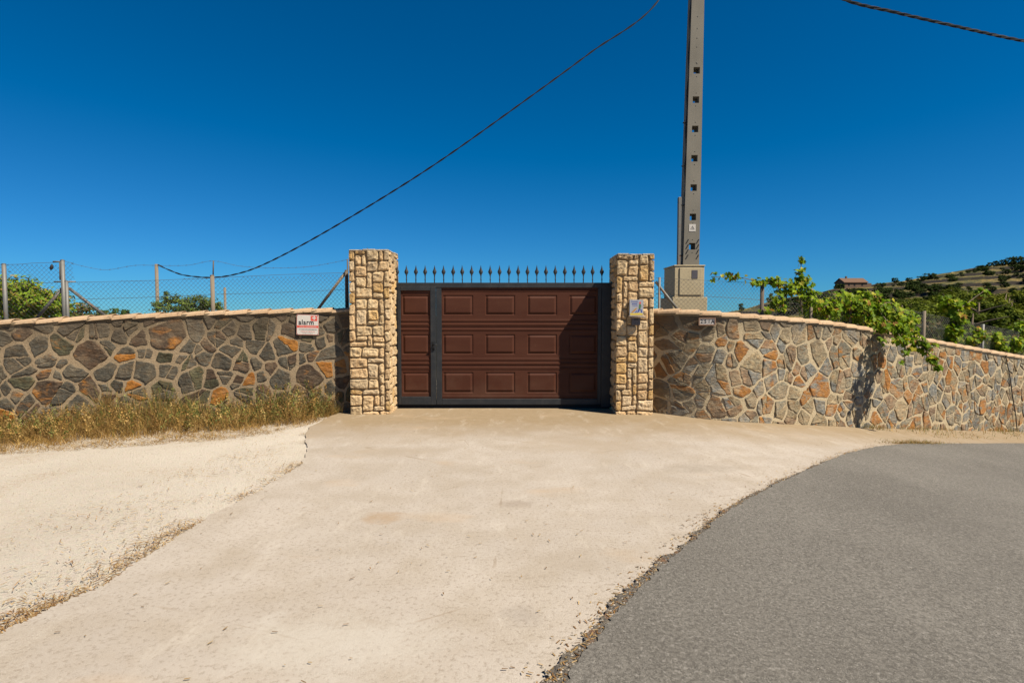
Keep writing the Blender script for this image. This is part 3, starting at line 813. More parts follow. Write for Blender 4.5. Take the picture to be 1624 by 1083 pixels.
# alarm sign on the left wall
s_ = LPATH.find_u(488.5); p, zt, tg = LPATH.at(s_); xd = Vector((tg.x, tg.y, 0)); nrm = Vector((tg.y, -tg.x, 0)); up = Vector((0, 0, 1))
Dn = p.y - .05
c = Vector((p.x, p.y, PZ(515, Dn))) + nrm * .045
sw, sh = .170, .163
def board(mb, c, xd, up, nrm, w, h, t, mi=0):
    vs = [c + xd * a * w + up * b * h + nrm * d for d in (0, -t) for a, b in ((-1, -1), (1, -1), (1, 1), (-1, 1))]
    mb.add([tuple(v) for v in vs], [(0, 1, 2, 3), (7, 6, 5, 4), (0, 4, 5, 1), (1, 5, 6, 2), (2, 6, 7, 3), (3, 7, 4, 0)], mi=mi)
def patch(mb, c, xd, up, nrm, x0, x1, y0, y1, lift, mi):
    mb.add([tuple(c + xd * a + up * b + nrm * lift) for a, b in ((x0, y0), (x1, y0), (x1, y1), (x0, y1))], [(0, 1, 2, 3)], mi=mi)
tilt = radians(-1.5); xd2 = xd * cos(tilt) + up * sin(tilt); up2 = up * cos(tilt) - xd * sin(tilt)
sign = empty('alarm_sign', tuple(c), 'square white and red alarm notice fixed near the top of the dark slate wall', 'sign')
mb = MB(); board(mb, c, xd2, up2, nrm, sw, sh, .006); mb.build('sign_board', M['white'], sign, normals=True)
mb = MB()
for a in ((-sw, sw, sh - .006, sh), (-sw, sw, -sh, -sh + .006), (-sw, -sw + .005, -sh + .006, sh - .006), (sw - .005, sw, -sh + .006, sh - .006)): patch(mb, c, xd2, up2, nrm, *a, .001, 1)
patch(mb, c, xd2, up2, nrm, .045, .150, .062, .145, .001, 0)
text_mesh(mb, '+', .12, c + xd2 * .10 + up2 * .105, xd2, up2, 3, .002, .004)
patch(mb, c, xd2, up2, nrm, -.164, .164, -.050, -.012, .001, 0)
text_mesh(mb, 'alarm', .112, c + xd2 * -.022 + up2 * .036, xd2, up2, 2, .0025, .0026, .86)
rnd = random.Random(4)
for (yy, hh, x0, x1, mi) in ((-.031, .012, -.13, .14, 3), (-.078, .013, -.135, .14, 2), (-.110, .012, -.11, .11, 0), (-.140, .008, -.08, .075, 2)):
    x = x0
    while x < x1: 
        w = rnd.uniform(.004, .009); patch(mb, c, xd2, up2, nrm, x, x + w, yy - hh / 2 * rnd.uniform(.5, 1), yy + hh / 2 * rnd.uniform(.6, 1), .002, mi); x += w + rnd.choice((.002, .003, .007))
mb.build('printing', [M['red'], M['palered'], M['ink'], M['white']], sign)
for a in (-1, 1):
    for b in (-1, 1):
        mb = MB(); q = c + xd2 * a * (sw - .013) + up2 * b * (sh - .013); mb.tube([tuple(q), tuple(q + nrm * .004)], .006, 8); mb.build('screw', M['galv'], sign)
# house number tiles on the right wall
s_ = RPATH.find_u(1122.5); p, zt, tg = RPATH.at(s_); xd = Vector((tg.x, tg.y, 0)); nrm = Vector((tg.y, -tg.x, 0)); up = Vector((0, 0, 1))
c = Vector((p.x, p.y, PZ(510, p.y))) + nrm * .05
num = empty('house_number', tuple(c), 'four white number tiles in a small clay frame under the coping of the right wall', 'house number')
mb = MB(); board(mb, c, xd, up, nrm, .128, .060, .03)
for (a0, a1, b0, b1) in ((-.128, .128, .045, .060), (-.128, .128, -.060, -.045), (-.128, -.112, -.045, .045), (.112, .128, -.045, .045)):
    cc = c + xd * (a0 + a1) / 2 + up * (b0 + b1) / 2 + nrm * .012; board(mb, cc, xd, up, nrm, (a1 - a0) / 2, (b1 - b0) / 2, .012)
mb.build('clay_frame', M['clay'], num, normals=True)
for i, ch in enumerate('251A'):
    cc = c + xd * (-.084 + .056 * i) + nrm * .006
    mb = MB(); board(mb, cc, xd, up, nrm, .0262, .043, .0055, 0)
    text_mesh(mb, ch, .082, cc, xd, up, 1, .0012, .0022, .9)
    mb.build('number_tile', [M['white'], M['ink']], num)
# painted tile and intercom on the right pillar
X = Vector((1, 0, 0)); Y_ = Vector((0, -1, 0))
c = Vector((PX(1009.5, DP - .06), DP - .055, PZ(488, DP - .06)))
tile = empty('painted_tile', tuple(c), 'square painted ceramic tile on the right gate pillar, above the intercom', 'tile')
mb = MB(); board(mb, c, X, up, Y_, .108, .125, .05); mb.build('tile_board', M['glaze'], tile, normals=True)
mb = MB()
pp = lambda pts, mi, l=.0015: mb.add([tuple(c + X * a + up * b + Y_ * l) for a, b in pts], [tuple(range(len(pts)))], mi=mi)
pp([(-.10, -.117), (.10, -.117), (.10, -.09), (.04, -.082), (-.05, -.09), (-.10, -.083)], 1)
pp([(-.085, -.075), (-.03, -.02), (0, .002), (.01, -.012), (-.02, -.045), (-.06, -.08)], 2)
pp([(.035, -.02), (.06, -.02), (.075, .03), (.065, .058), (.042, .055), (.036, .02)], 3)
pp([(.042, .06), (.066, .06), (.07, .085), (.055, .098), (.042, .085)], 5)
pp([(.03, -.022), (.06, -.022), (.045, -.055), (.022, -.082), (.008, -.08), (.025, -.05)], 4, .002)
pp([(.062, -.022), (.082, -.03), (.092, -.07), (.075, -.078), (.07, -.05)], 4, .002)
pp([(-.02, -.07), (.0, -.045), (.012, -.05), (-.008, -.08)], 4, .0025)
rnd = random.Random(8)
for yy, x0, x1, hh in ((.098, -.085, .03, .016), (.062, -.075, .005, .024), (.030, -.065, .01, .010)):
    x = x0
    while x < x1: w = rnd.uniform(.006, .012); patch(mb, c, X, up, Y_, x, x + w, yy - hh / 2, yy + hh / 2 * rnd.uniform(.6, 1), .0015, 4); x += w + .005
mb.build('painting', [M['white'], M['yellow'], M['ochre'], M['greeng'], M['blue'], M['red']], tile)
mb = MB(); pts = []
for i in range(7):
    a = i / 6; pts.append((a - .5) * .25)
vs = []; fs = []
for i in range(9):
    xx = -.125 + .25 * i / 8; b = .085 + .035 * sin(pi * i / 8)
    vs += [tuple(c + X * xx + up * -.126), tuple(c + X * xx + up * -.132 + Y_ * b), tuple(c + X * xx + up * -.158 + Y_ * b * .95), tuple(c + X * xx + up * -.165)]
    if i:
        for j in range(4): k = (i - 1) * 4; fs.append((k + j, k + (j + 1) % 4, k + 4 + (j + 1) % 4, k + 4 + j))
fs += [(0, 1, 2, 3), (32, 33, 34, 35)]
mb.add(vs, fs, col=(.45, .36, .27, .3)); mb.build('ledge', M['limestone'], tile, normals=True)
ic = Vector((PX(1009, DP - .06), DP - .058, PZ(509.5, DP - .06)))
inter = empty('intercom', tuple(ic), 'small grey metal intercom box below the painted tile on the right pillar', 'intercom')
mb = MB(); mb.box(ic.x - .070, ic.x + .070, ic.y, ic.y + .05, ic.z - .065, ic.z + .065, bev=.006); mb.build('casing', M['greymetal'], inter)
mb = MB()
for k in range(4): mb.box(ic.x - .035, ic.x + .035, ic.y - .002, ic.y + .001, ic.z + .018 + k * .010, ic.z + .023 + k * .010)
mb.build('speaker_slots', M['black'], inter)
mb = MB(); mb.tube([(ic.x, ic.y + .001, ic.z - .03), (ic.x, ic.y - .005, ic.z - .03)], .011, 10); mb.build('call_button', M['galv'], inter)

# ------------------------------------------------------------ utility pole
PD = 11.3
pole = empty('utility_pole', (PX(1095, PD), PD, 0), 'tall tapered grey concrete pole with square holes behind the right wall', 'utility pole')
def pole_edges(v): return interp_e(v, [(-400, 1114.5), (0, 1097), (417, 1083.5), (480, 1081.5), (640, 1077)]), interp_e(v, [(-400, 1125), (0, 1117), (417, 1109), (480, 1108), (640, 1105)])
def interp_e(x, p): return interp(x, p)
mb = MB()
def px(u, v, D=PD): return P(u, v, D)
dep = lambda v: .20 + .10 * (v + 300) / 700
rowsv = []
holes = [112 - 46.45 * k for k in range(1, 1)] + [112 + 46.45 * k for k in range(7)]
hh = 5.2
cuts = [650, 417] + [x for h_ in holes for x in (h_ + hh, h_ - hh)] + [-20, -250, -450]
cuts = sorted(set(cuts), reverse=True)
def ring(v, hole):
    e0, e1 = pole_edges(v); a = px(e0, v); b = px(e1, v); d = dep(v); w = b.x - a.x; cx_ = (a.x + b.x) / 2 + .01; hw = .062
    return a.x, cx_ - hw, cx_ + hw, b.x, d, a.z
for v0, v1 in zip(cuts, cuts[1:]):
    hole = any(abs((v0 + v1) / 2 - h_) < 3 for h_ in holes)
    A = ring(v0, 0); B = ring(v1, 0); y0 = PD; 
    def pt(R, i, back): return (R[i], y0 + (R[4] if back else 0), R[5])
    for back in (0, 1):
        for i in ((0, 2) if hole else (0, 1, 2)):
            mb.quad(pt(A, i, back), pt(A, i + 1, back), pt(B, i + 1, back), pt(B, i, back))
    for i in (0, 3): mb.quad(pt(A, i, 0), pt(A, i, 1), pt(B, i, 1), pt(B, i, 0))
    if hole:
        for i in (1, 2): mb.quad(pt(A, i, 0), pt(A, i, 1), pt(B, i, 1), pt(B, i, 0))
        for R in (A, B): mb.quad(pt(R, 1, 0), pt(R, 2, 0), pt(R, 2, 1), pt(R, 1, 1))
R = ring(cuts[-1], 0); mb.quad(pt(R, 0, 0), pt(R, 3, 0), pt(R, 3, 1), pt(R, 0, 1))
TOPZ = R[5]
mb.build('shaft', M['pole'], pole, normals=True)
for h_ in holes:
    for dv in (-10.5, 10): q = px((sum(pole_edges(h_ + dv)) / 2), h_ + dv); mb = MB(); mb.tube([(q.x + .012, PD - .0015, q.z), (q.x + .012, PD + .01, q.z)], .010, 8); mb.build('bolt_hole', M['black'], pole)
for v in (27, 46, 61, 75, 100): q = px(sum(pole_edges(v)) / 2 - 1, v); mb = MB(); mb.tube([(q.x + .012, PD - .0015, q.z), (q.x + .012, PD + .01, q.z)], .011, 8); mb.build('bolt_hole', M['black'], pole)
for side in (0, 1):
    for k in range(4):
        v = 384 + 8.2 * k; e = pole_edges(v)[side]; u = e + 4.2 if side == 0 else e - 4.5
        a = px(u - 2, v + 3); b = px(u + 2, v - 3)
        mb = MB(); mb.quad((a.x, PD - .002, a.z), (a.x + .028, PD - .002, a.z + .004), (b.x + .028, PD - .002, b.z + .02), (b.x, PD - .002, b.z + .016)); mb.build('slot', M['black'], pole)
mb = MB(); q = px(1098, 361.5); mb.box(q.x - .065, q.x + .065, PD - .006, PD - .001, q.z - .072, q.z + .072); wp = mb.build('warning_plate', M['white'], pole)
mb = MB(); a = .048
for i in range(3):
    w0 = pi / 2 + i * 2 * pi / 3; w1 = w0 + 2 * pi / 3
    p0 = Vector((q.x + a * cos(w0), PD - .0075, q.z - .008 + a * sin(w0))); p1 = Vector((q.x + a * cos(w1), PD - .0075, q.z - .008 + a * sin(w1))); ce = Vector((q.x, PD - .0075, q.z - .008))
    mb.quad(tuple(p0), tuple(p1), tuple(p1.lerp(ce, .28)), tuple(p0.lerp(ce, .28)))
mb.add([(q.x + .004, PD - .0075, q.z + .018), (q.x - .010, PD - .0075, q.z - .008), (q.x + .001, PD - .0075, q.z - .006), (q.x - .004, PD - .0075, q.z - .028), (q.x + .011, PD - .0075, q.z - .001), (q.x, PD - .0075, q.z - .003)], [(0, 1, 2, 3, 4, 5)])
mb.build('warning_triangle', M['ink'], wp)
mb = MB(); a = px(1076.5, 312); b = px(1076, 425); mb.box(a.x + .005, a.x + .070, PD + .03, PD + .11, b.z, a.z, bev=.008)
mb.build('conduit', M['galv'], pole)
mb = MB(); pts = []
for i in range(60):
    v = 312 - 620 * i / 59; e = pole_edges(v)[0]; pts.append(tuple(px(e - 1.0 + .9 * sin(i * 1.1) - .8 * max(0, 1 - abs(v - 190) / 90) * 1.5, v, PD + .05)))
for k in (0, .028): mb.tube([(p_[0] + k * .6, p_[1] + k * 2 , p_[2]) for p_ in pts], .017, 6)
for v in (193, 262, 325, 405): q = px(pole_edges(v)[0], v); mb.box(q.x - .07, q.x + .01, PD + .03, PD + .10, q.z - .008, q.z + .008)
mb.build('riser_cable', M['cable'], pole)
# meter cabinet at its foot
bx = empty('meter_cabinet', (PX(1091, PD - .2), PD, -.2), 'beige concrete meter cabinet with small grey window at the foot of the pole', 'cabinet')
BD = 10.95
mb = MB(); mb.box(PX(1069, BD), PX(1116, BD), BD, BD + .75, PZ(471, BD), PZ(422.5, BD), bev=.008); mb.box(PX(1068, BD), PX(1117, BD), BD - .012, BD + .77, PZ(422.3, BD), PZ(420.3, BD), bev=.004)
mb.box(PX(1065.5, BD), PX(1120.5, BD), BD - .03, BD + .85, -.6, PZ(471.3, BD), bev=.008)
mb.build('housing', M['boxc'], bx)
mb = MB(); mb.box(PX(1076.5, BD), PX(1112, BD), BD - .018, BD - .002, PZ(468, BD), PZ(424.5, BD), bev=.006); dd = mb.build('cabinet_door', M['boxc'], bx)
mb = MB(); mb.box(PX(1095.5, BD), PX(1105, BD), BD - .024, BD - .018, PZ(442, BD), PZ(428.5, BD), bev=.003); mb.build('window', M['greymetal'], dd)
# overhead cables
def sagcurve(pts, k=14):
    return [tuple(p) for p in resample([Vector(p) for p in pts], .25)]
ctl = [(1104, -150, 11.3), (1045, 0, 11.0), (935, 85, 11.0), (820, 169, 11.05), (700, 254, 11.2), (600, 318, 11.5), (500, 377, 12.0), (430, 414, 12.5), (385, 432, 13), (340, 440, 13.4), (295, 437, 13.7), (270, 429, 13.9), (249.5, 419.5, 14)]
mb = MB(); pts = [P(*c_) for c_ in ctl]; cur = resample(pts, .05)
for ph in (0, 1):
    mb.tube([(q.x + .007 * sin(i * .55 + ph * pi), q.y, q.z + .009 * cos(i * .55 + ph * pi)) for i, q in enumerate(cur)], .0095, 5)
tag(mb.build('overhead_cable', M['cable']), 'long black cable sagging across the sky down to a thin post at left', 'cable')
ctl = [P(1116, -150, 11.3), P(1220, -60, 11.6), P(1335, -2, 11.9), P(1420, 20, 12.2), P(1520, 43, 12.5), P(1624, 65.5, 12.9), P(1760, 88, 13.5), P(2100, 120, 15)]
mb = MB(); cur = resample(ctl, .04)
for ph in (0, 1, 2):
    mb.tube([(q.x + .006 * sin(i * .33 + ph * 2.09), q.y + .017 * sin(i * .33 + ph * 2.09), q.z + .019 * cos(i * .33 + ph * 2.09)) for i, q in enumerate(cur)], .016, 5)
tag(mb.build('overhead_cable', M['cable']), 'thick twisted black cable crossing the top right corner of the sky', 'cable')

# ------------------------------------------------------------ fences
class FP:
    """fence line through points; measured by x"""
    def __init__(s, pts): s.pts = pts
    def y(s, x): return extrap(x, s.pts)
def chain(mb, xs0, xs1, fp, zb, zt, pitch=.066, r=.0019):
    L = xs1 - xs0; Hm = 1.6; k = int((L + Hm) / pitch) + 2
    def seg(x0, z0, x1, z1):
        prev = None; pts = []
        m_ = max(2, int(abs(x1 - x0) / .04))
        for i in range(m_ + 1):
            t = i / m_; x = x0 + (x1 - x0) * t; z = z0 + (z1 - z0) * t
            if xs0 <= x <= xs1 and zb(x) <= z <= zt(x): pts.append((x, fp.y(x), z))
            else:
                if len(pts) > 1: mb.tube(pts, r, 3, cap=False)
                pts = []
        if len(pts) > 1: mb.tube(pts, r, 3, cap=False)
    zmin = min(zb(xs0), zb(xs1)); 
    for i in range(-int(Hm / pitch), k):
        x = xs0 + i * pitch
        seg(x, zmin, x + Hm * .92, zmin + Hm); seg(x + Hm * .92, zmin, x, zmin + Hm)
def wireline(mb, pts, r=.0022, wob=.002):
    c_ = resample([Vector(p) for p in pts], .12); mb.tube([tuple(p) for p in c_], r, 4, cap=False)
# left fence just behind the wall
lf = FP([(q.x, q.y + .42) for q in LPATH.p[::20]])
def LFu(u):                                       # depth of the left fence seen at picture column u
    D = 9.2
    for _ in range(12): D = lf.y((u - CX) / F * D)
    return D
def LFP(u, v): return P(u, v, LFu(u))
fence = empty('chain_link_fence', tuple(LFP(336, 500)), 'chain link fence with galvanised posts behind the dark wall left of the gate', 'fence')
def post(u, v0, v1, r, mat, parent, name='post', D=None, cap=True):
    D = D or LFu(u); a = P(u, v0, D); mb = MB(); mb.tube([(a.x, a.y, min(PZ(v1, D), 1.3)), (a.x, a.y, a.z)], r, 10)
    if cap: mb.tube([(a.x, a.y, a.z), (a.x, a.y, a.z + .012)], [r * 1.12, r * .6], 10)
    return mb.build(name, M[mat], parent)
post(6, 419, 560, .030, 'galv', fence); post(99, 413, 560, .030, 'galv', fence); post(105.5, 446, 560, .024, 'galv', fence)
post(336.5, 437, 560, .032, 'timber', fence); post(549, 429, 560, .024, 'darkpost', fence)
mb = MB(); a = LFP(338, 437); b = LFP(338.5, 413.5); mb.tube([tuple(a), tuple(b)], .010, 6); mb.build('rod', M['darkpost'], fence); mb = MB()
a = LFP(552.5, 489); b = LFP(551, 411); mb.tube([tuple(a), tuple(b)], .012, 6); mb.build('rod', M['darkpost'], fence)
for (u0, v0, u1, v1) in ((97, 457, 52, 507), (107, 457, 165, 502), (548, 431, 503, 490)):
    mb = MB(); a = LFP(u0, v0); b = LFP(u1, v1); mb.tube([(a.x, a.y + .03, a.z), (b.x, b.y + .05, b.z)], .024, 8); mb.build('brace', M['timber' if u0 > 500 else 'galv'], fence)
mb = MB()
for (u0, u1, v) in ((84, 99, 415), (86, 120, 447)):
    a = LFP(u0, v); b = LFP(u1, v); mb.tube([tuple(a), tuple(b)], .012, 6)
a = LFP(95, 416); b = LFP(95.5, 444); mb.tube([tuple(a), tuple(b)], .012, 6); mb.build('fittings', M['galv'], fence)
xA, xB, xC, xD = PX(-300, 8.4), LFP(6, 0).x, LFP(101, 0).x, LFP(549, 0).x
ztL = lambda x: LFP_z(x, [(-300, 422), (6, 419), (101, 415.5)])
def LFP_z(x, pts):
    D = lf.y(x); u = CX + x / D * F; return PZ(interp(u, pts), D)
ztR = lambda x: LFP_z(x, [(101, 447), (336, 439.5), (549, 432)])
zb_ = lambda x: LFP_z(x, [(-300, 530), (0, 512), (300, 497), (549, 491)])
mb = MB(); chain(mb, xA, xC, lf, zb_, ztL); chain(mb, xC, xD, lf, zb_, ztR)
wireline(mb, [LFP(-250, 424), LFP(6, 420), LFP(50, 417.5), LFP(100, 416)], .003); wireline(mb, [LFP(0, 452), LFP(50, 450), LFP(100, 447)], .003)
wireline(mb, [LFP(104, 448), LFP(220, 445.5), LFP(336, 441), LFP(440, 436), LFP(549, 432.5)], .003)
wireline(mb, [LFP(104, 475), LFP(220, 472), LFP(336, 467), LFP(440, 464), LFP(549, 459)], .003)
mb.build('wire_mesh', M['wire'], fence)
mb = MB(); bw = resample([LFP(*q) for q in ((103, 414.5), (135, 423), (170, 428), (215, 421), (260, 421.5), (300, 420.5), (338, 414), (380, 422), (430, 425), (490, 423), (551, 412))], .04)
mb.tube([tuple(q) for q in bw], .0022, 4, cap=False)
for i, q in enumerate(bw[::3]):
    k = .016; mb.tube([(q.x - k * .4, q.y, q.z - k), (q.x + k * .4, q.y, q.z + k)], .0015, 3, cap=False); mb.tube([(q.x + k, q.y, q.z - k * .3), (q.x - k, q.y, q.z + k * .3)], .0015, 3, cap=False)
mb.build('barbed_wire', M['wire'], fence)
q = LFP(83, 424); mb = MB(); mb.tube([(q.x + .01, q.y - .02, q.z + .05), (q.x + .012, q.y - .02, q.z + .02), (q.x - .002, q.y - .02, q.z - .02), (q.x - .012, q.y - .02, q.z - .045)], [.004, .022, .024, .006], 8)
tag(mb.build('wire_tag', M['cable']), 'small dark lump caught high in the wire mesh at far left', 'rag')
# posts standing further back
for (u, v0, v1, D, r, lab) in ((44, 462, 510, 14.5, .035, 'short grey stake behind the fence, leftmost, against the green bush'), (84, 475, 510, 15.5, .03, 'short grey stake behind the fence under the left brace'), (123, 480, 510, 16.5, .035, 'short grey stake behind the fence right of the double post'), (248, 419, 520, 14, .040, 'tall thin pale post that the long black cable runs down to'), (356.5, 456, 520, 13, .028, 'thin brown stake just right of the thick fence post')):
    a = P(u, v0, D); mb = MB(); mb.tube([(a.x, D, terrain(a.x, D) - .3), (a.x, D, a.z)], r, 8)
    tag(mb.build('post', M['timber'] if u > 200 else M['galv']), lab, 'post')
# right fence
rf = FP([(q.x, q.y + .42) for q in RPATH.p[::12]])
def RFu(u):
    D = 10
    for _ in range(30): D = .5 * D + .5 * rf.y((u - CX) / F * D)
    return D
def RFP(u, v): return P(u, v, RFu(u))
fence2 = empty('chain_link_fence', tuple(RFP(1209, 500)), 'chain link fence on dark posts behind the pale curved wall right of the gate', 'fence')
def rpost(u, v0, r, mat):
    D = RFu(u); a = P(u, v0, D); mb = MB(); mb.tube([(a.x, D, g(a.x) + .6), (a.x, D, a.z)], r, 8); return mb.build('post', M[mat], fence2)
for u, v0, r, m_ in ((1209, 449, .034, 'darkpost'), (1287, 458, .026, 'timber'), (1350, 466, .026, 'timber'), (1466, 493, .030, 'timber'), (1559, 514, .030, 'galv'), (1700, 535, .03, 'galv'), (1046, 440, .02, 'galv')): rpost(u, v0, r, m_)
mb = MB(); a = RFP(1040, 447); b = RFP(1078, 495); mb.tube([tuple(a), tuple(b)], .022, 8); mb.build('brace', M['galv'], fence2)
def RF_z(x, pts):
    D = rf.y(x); u = CX + x / D * F; return PZ(interp(u, pts), D)
ztr = lambda x: RF_z(x, [(1040, 440), (1209, 449), (1300, 462), (1466, 496), (1624, 527), (1800, 560)])
zbr = lambda x: RF_z(x, [(1040, 496), (1200, 502), (1320, 512), (1400, 526), (1500, 545), (1624, 568), (1800, 600)])
mb = MB(); chain(mb, RFP(1040, 0).x, RFP(1640, 0).x, rf, zbr, ztr)
wireline(mb, [RFP(u, v) for u, v in ((1040, 441), (1120, 445), (1209, 450), (1300, 463), (1466, 497), (1624, 528))], .003)
wireline(mb, [RFP(u, v) for u, v in ((1040, 466), (1120, 470), (1209, 476), (1300, 487), (1466, 516), (1624, 545))], .003)
mb.build('wire_mesh', M['wire'], fence2)

# ------------------------------------------------------------ plants
def rot_leaf(mb, c, nrm, up, pts, size, col, fold=.25):
    n_ = nrm.normalized(); u = (up - n_ * up.dot(n_))
    u = u.normalized() if u.length > 1e-4 else n_.orthogonal().normalized(); s = u.cross(n_)
    vs = [tuple(c)]
    for a, b in pts: vs.append(tuple(c + s * a * size + u * b * size + n_ * (abs(a) * fold - .1 * b * b) * size))
    fs = [(0, i, i + 1) for i in range(1, len(pts))]
    mb.add(vs, fs, col=col)
GRAPE = [(0.02, -.18), (.22, -.36), (.34, -.16), (.52, -.10), (.36, .08), (.50, .34), (.24, .26), (.16, .38), (0, .66), (-.16, .38), (-.24, .26), (-.50, .34), (-.36, .08), (-.52, -.10), (-.34, -.16), (-.22, -.36), (-.02, -.18)]
QUADL = [(-.5, 0), (0, -.5), (.5, 0), (0, .5), (-.5, 0)]
OVAL = [(0, -.5), (.22, -.2), (.2, .15), (0, .5), (-.2, .15), (-.22, -.2), (0, -.5)]
def rdir(rnd):
    while 1:
        v = Vector((rnd.uniform(-1, 1), rnd.uniform(-1, 1), rnd.uniform(-1, 1)))
        if .05 < v.length < 1: return v.normalized()
def vine_col(rnd):
    t = rnd.random(); k = rnd.uniform(.7, 1.25)
    if t < .58: c = (.120, .200, .010)
    elif t < .88: c = (.21, .275, .012)
    elif t < .96: c = (.36, .33, .03)
    else: c = (.25, .13, .03)
    return (c[0] * k, c[1] * k, c[2] * k, 0)
def grape(mb, blobs, rnd, size=(.06, .115), colf=vine_col):
    for (c, rad, n_) in blobs:
        for _ in range(int(n_ * 1.45)):
            d = rdir(rnd); rr = rnd.random() ** .45
            p = Vector((c.x + d.x * rad[0] * rr, c.y + d.y * rad[1] * rr, c.z + d.z * rad[2] * rr))
            nrm = (Vector((.25, -.55, .65)) + rdir(rnd) * .75 + d * .3)
            rot_leaf(mb, p, nrm, Vector((rnd.uniform(-1, 1), rnd.uniform(-.3, .3), -1)), GRAPE, rnd.uniform(*size), colf(rnd), rnd.uniform(.05, .4))
def stems(mb, paths, r):
    for pth in paths:
        c_ = resample([Vector(p) for p in pth], .06); m_ = len(c_)
        mb.tube([(p.x + .012 * fbm(i * .2, 0, 1), p.y, p.z + .012 * fbm(i * .2, 5, 1)) for i, p in enumerate(c_)], [r * (1 - .6 * i / m_) for i in range(m_)], 5)
def vine(label, foot, sp, blobs, seed, size=(.055, .115), along=None):
    rnd = random.Random(seed); e = empty('grapevine', foot, label, 'vine', 'grapevines along the right fence')
    mb = MB(); stems(mb, sp, .013); mb.build('stem', M['bark'], e)
    mb = MB(); grape(mb, blobs, rnd, size)
    for pth in (along or []):
        c_ = resample([Vector(p) for p in pth], .045)
        for p in c_:
            if rnd.random() < .8:
                nrm = Vector((.2, -.6, .5)) + rdir(rnd) * .8
                rot_leaf(mb, p + rdir(rnd) * .07, nrm, Vector((rnd.uniform(-1, 1), 0, -1)), GRAPE, rnd.uniform(*size), vine_col(rnd), rnd.uniform(.05, .4))
    mb.build('foliage', M['vine'], e)
R_ = RFP
run = [R_(1300, 480), R_(1262, 462), R_(1235, 448), R_(1209, 449), R_(1180, 441), R_(1150, 440), R_(1128, 439)]
up1 = [R_(1272, 495), R_(1268, 460), R_(1270, 432), R_(1271, 410)]
B = lambda u, v, dD, a, b, c_, n_: (P(u, v, RFu(u) + dD), (a, b, c_), n_)
vine('leafy grapevine trained along the fence top with one tall upright shoot, nearest the pole', (R_(1270, 500).x, R_(1270, 500).y, 0), [run, up1], [B(1253, 458, 0, .25, .15, .18, 75), B(1275, 455, 0, .17, .15, .22, 60), B(1235, 478, .05, .20, .15, .20, 60), B(1285, 480, .05, .22, .2, .22, 80), B(1226, 446, 0, .14, .1, .10, 24), B(1268, 436, 0, .10, .1, .14, 22), B(1272, 416, 0, .05, .05, .09, 8), B(1200, 447, 0, .14, .08, .08, 18), B(1165, 441, 0, .1, .06, .05, 9), B(1212, 492, 0, .12, .1, .06, 6)], 21, along=[run[1:], run[3:], up1, up1])
# the big one over the wall
W_ = lambda u, v, e: P(u, v, 0) if False else None
def OV(u, v, D): return P(u, v, D)
def over(u, v, e):                                # e metres in front of the wall face at column u
    s_ = RPATH.find_u(u); p, zt, tg = RPATH.at(s_); q = Vector((p.x + tg.y * e, p.y - tg.x * e, 0))
    return P(u, v, q.y)
big_blobs = [B(1310, 490, 0, .28, .25, .20, 130), B(1330, 478, .1, .26, .3, .2, 110), B(1355, 490, 0, .34, .3, .26, 220), B(1375, 474, .1, .26, .3, .16, 110), B(1400, 497, -.1, .34, .35, .28, 230), B(1392, 515, -.35, .25, .3, .14, 90), B(1425, 512, -.2, .28, .35, .22, 160), B(1440, 505, .1, .18, .25, .2, 80),
    (over(1412, 520, .35), (.24, .28, .12), 80), (OV(1438, 528, 9.85), (.20, .26, .11), 75), (OV(1432, 540, 9.6), (.14, .2, .10), 34), (OV(1458, 543, 9.6), (.12, .16, .10), 34), (over(1398, 541, .45), (.08, .08, .07), 9),
    (OV(1468, 553, 9.45), (.09, .12, .08), 24), (OV(1481, 570, 9.35), (.09, .09, .07), 22), (OV(1488, 583, 9.3), (.05, .07, .05), 9), (OV(1435, 560, 9.5), (.06, .06, .05), 8), (OV(1430, 573, 9.45), (.03, .03, .03), 3), (OV(1476, 547, 9.5), (.10, .10, .05), 10), (OV(1452, 555, 9.5), (.12, .07, .03), 10)]
sp = [[R_(1360, 540), R_(1365, 500), R_(1390, 490), over(1415, 520, .3), OV(1440, 532, 9.75), OV(1466, 553, 9.45), OV(1489, 583, 9.3)], [R_(1365, 500), R_(1330, 480), R_(1300, 490)], [R_(1400, 500), OV(1425, 530, 9.75), OV(1437, 556, 9.5), OV(1430, 575, 9.45)], [R_(1380, 500), R_(1410, 480), R_(1440, 500)]]
vine('big dense grapevine spilling over the coping of the curved wall, trailing down its face', (R_(1360, 540).x, R_(1360, 540).y, g(5.7)), sp, big_blobs, 22)
vine('tall bright yellow green vine shoot rising behind the wall, right of the big vine', (R_(1512, 545).x, R_(1512, 545).y, g(8)), [[R_(1510, 545), R_(1512, 500), R_(1500, 475), R_(1495, 465)], [R_(1510, 500), R_(1540, 476), R_(1560, 462)]],
     [B(1508, 527, 0, .20, .2, .2, 70), B(1513, 505, .05, .24, .2, .22, 90), B(1508, 485, .05, .22, .15, .14, 55), B(1498, 473, .05, .08, .1, .08, 12), B(1530, 483, .1, .16, .15, .08, 22), B(1556, 465, .2, .16, .1, .10, 22), B(1504, 545, 0, .16, .15, .12, 30)], 23, (.09, .15))
vine('low vine with small yellowish leaves between two stakes behind the right wall', (R_(1545, 550).x, R_(1545, 550).y, g(9)), [[R_(1540, 560), R_(1550, 530), R_(1570, 528)]],
     [B(1545, 530, .1, .26, .2, .16, 80), B(1575, 538, .1, .26, .2, .18, 90), B(1535, 540, .1, .2, .2, .10, 30)], 24, (.07, .12))
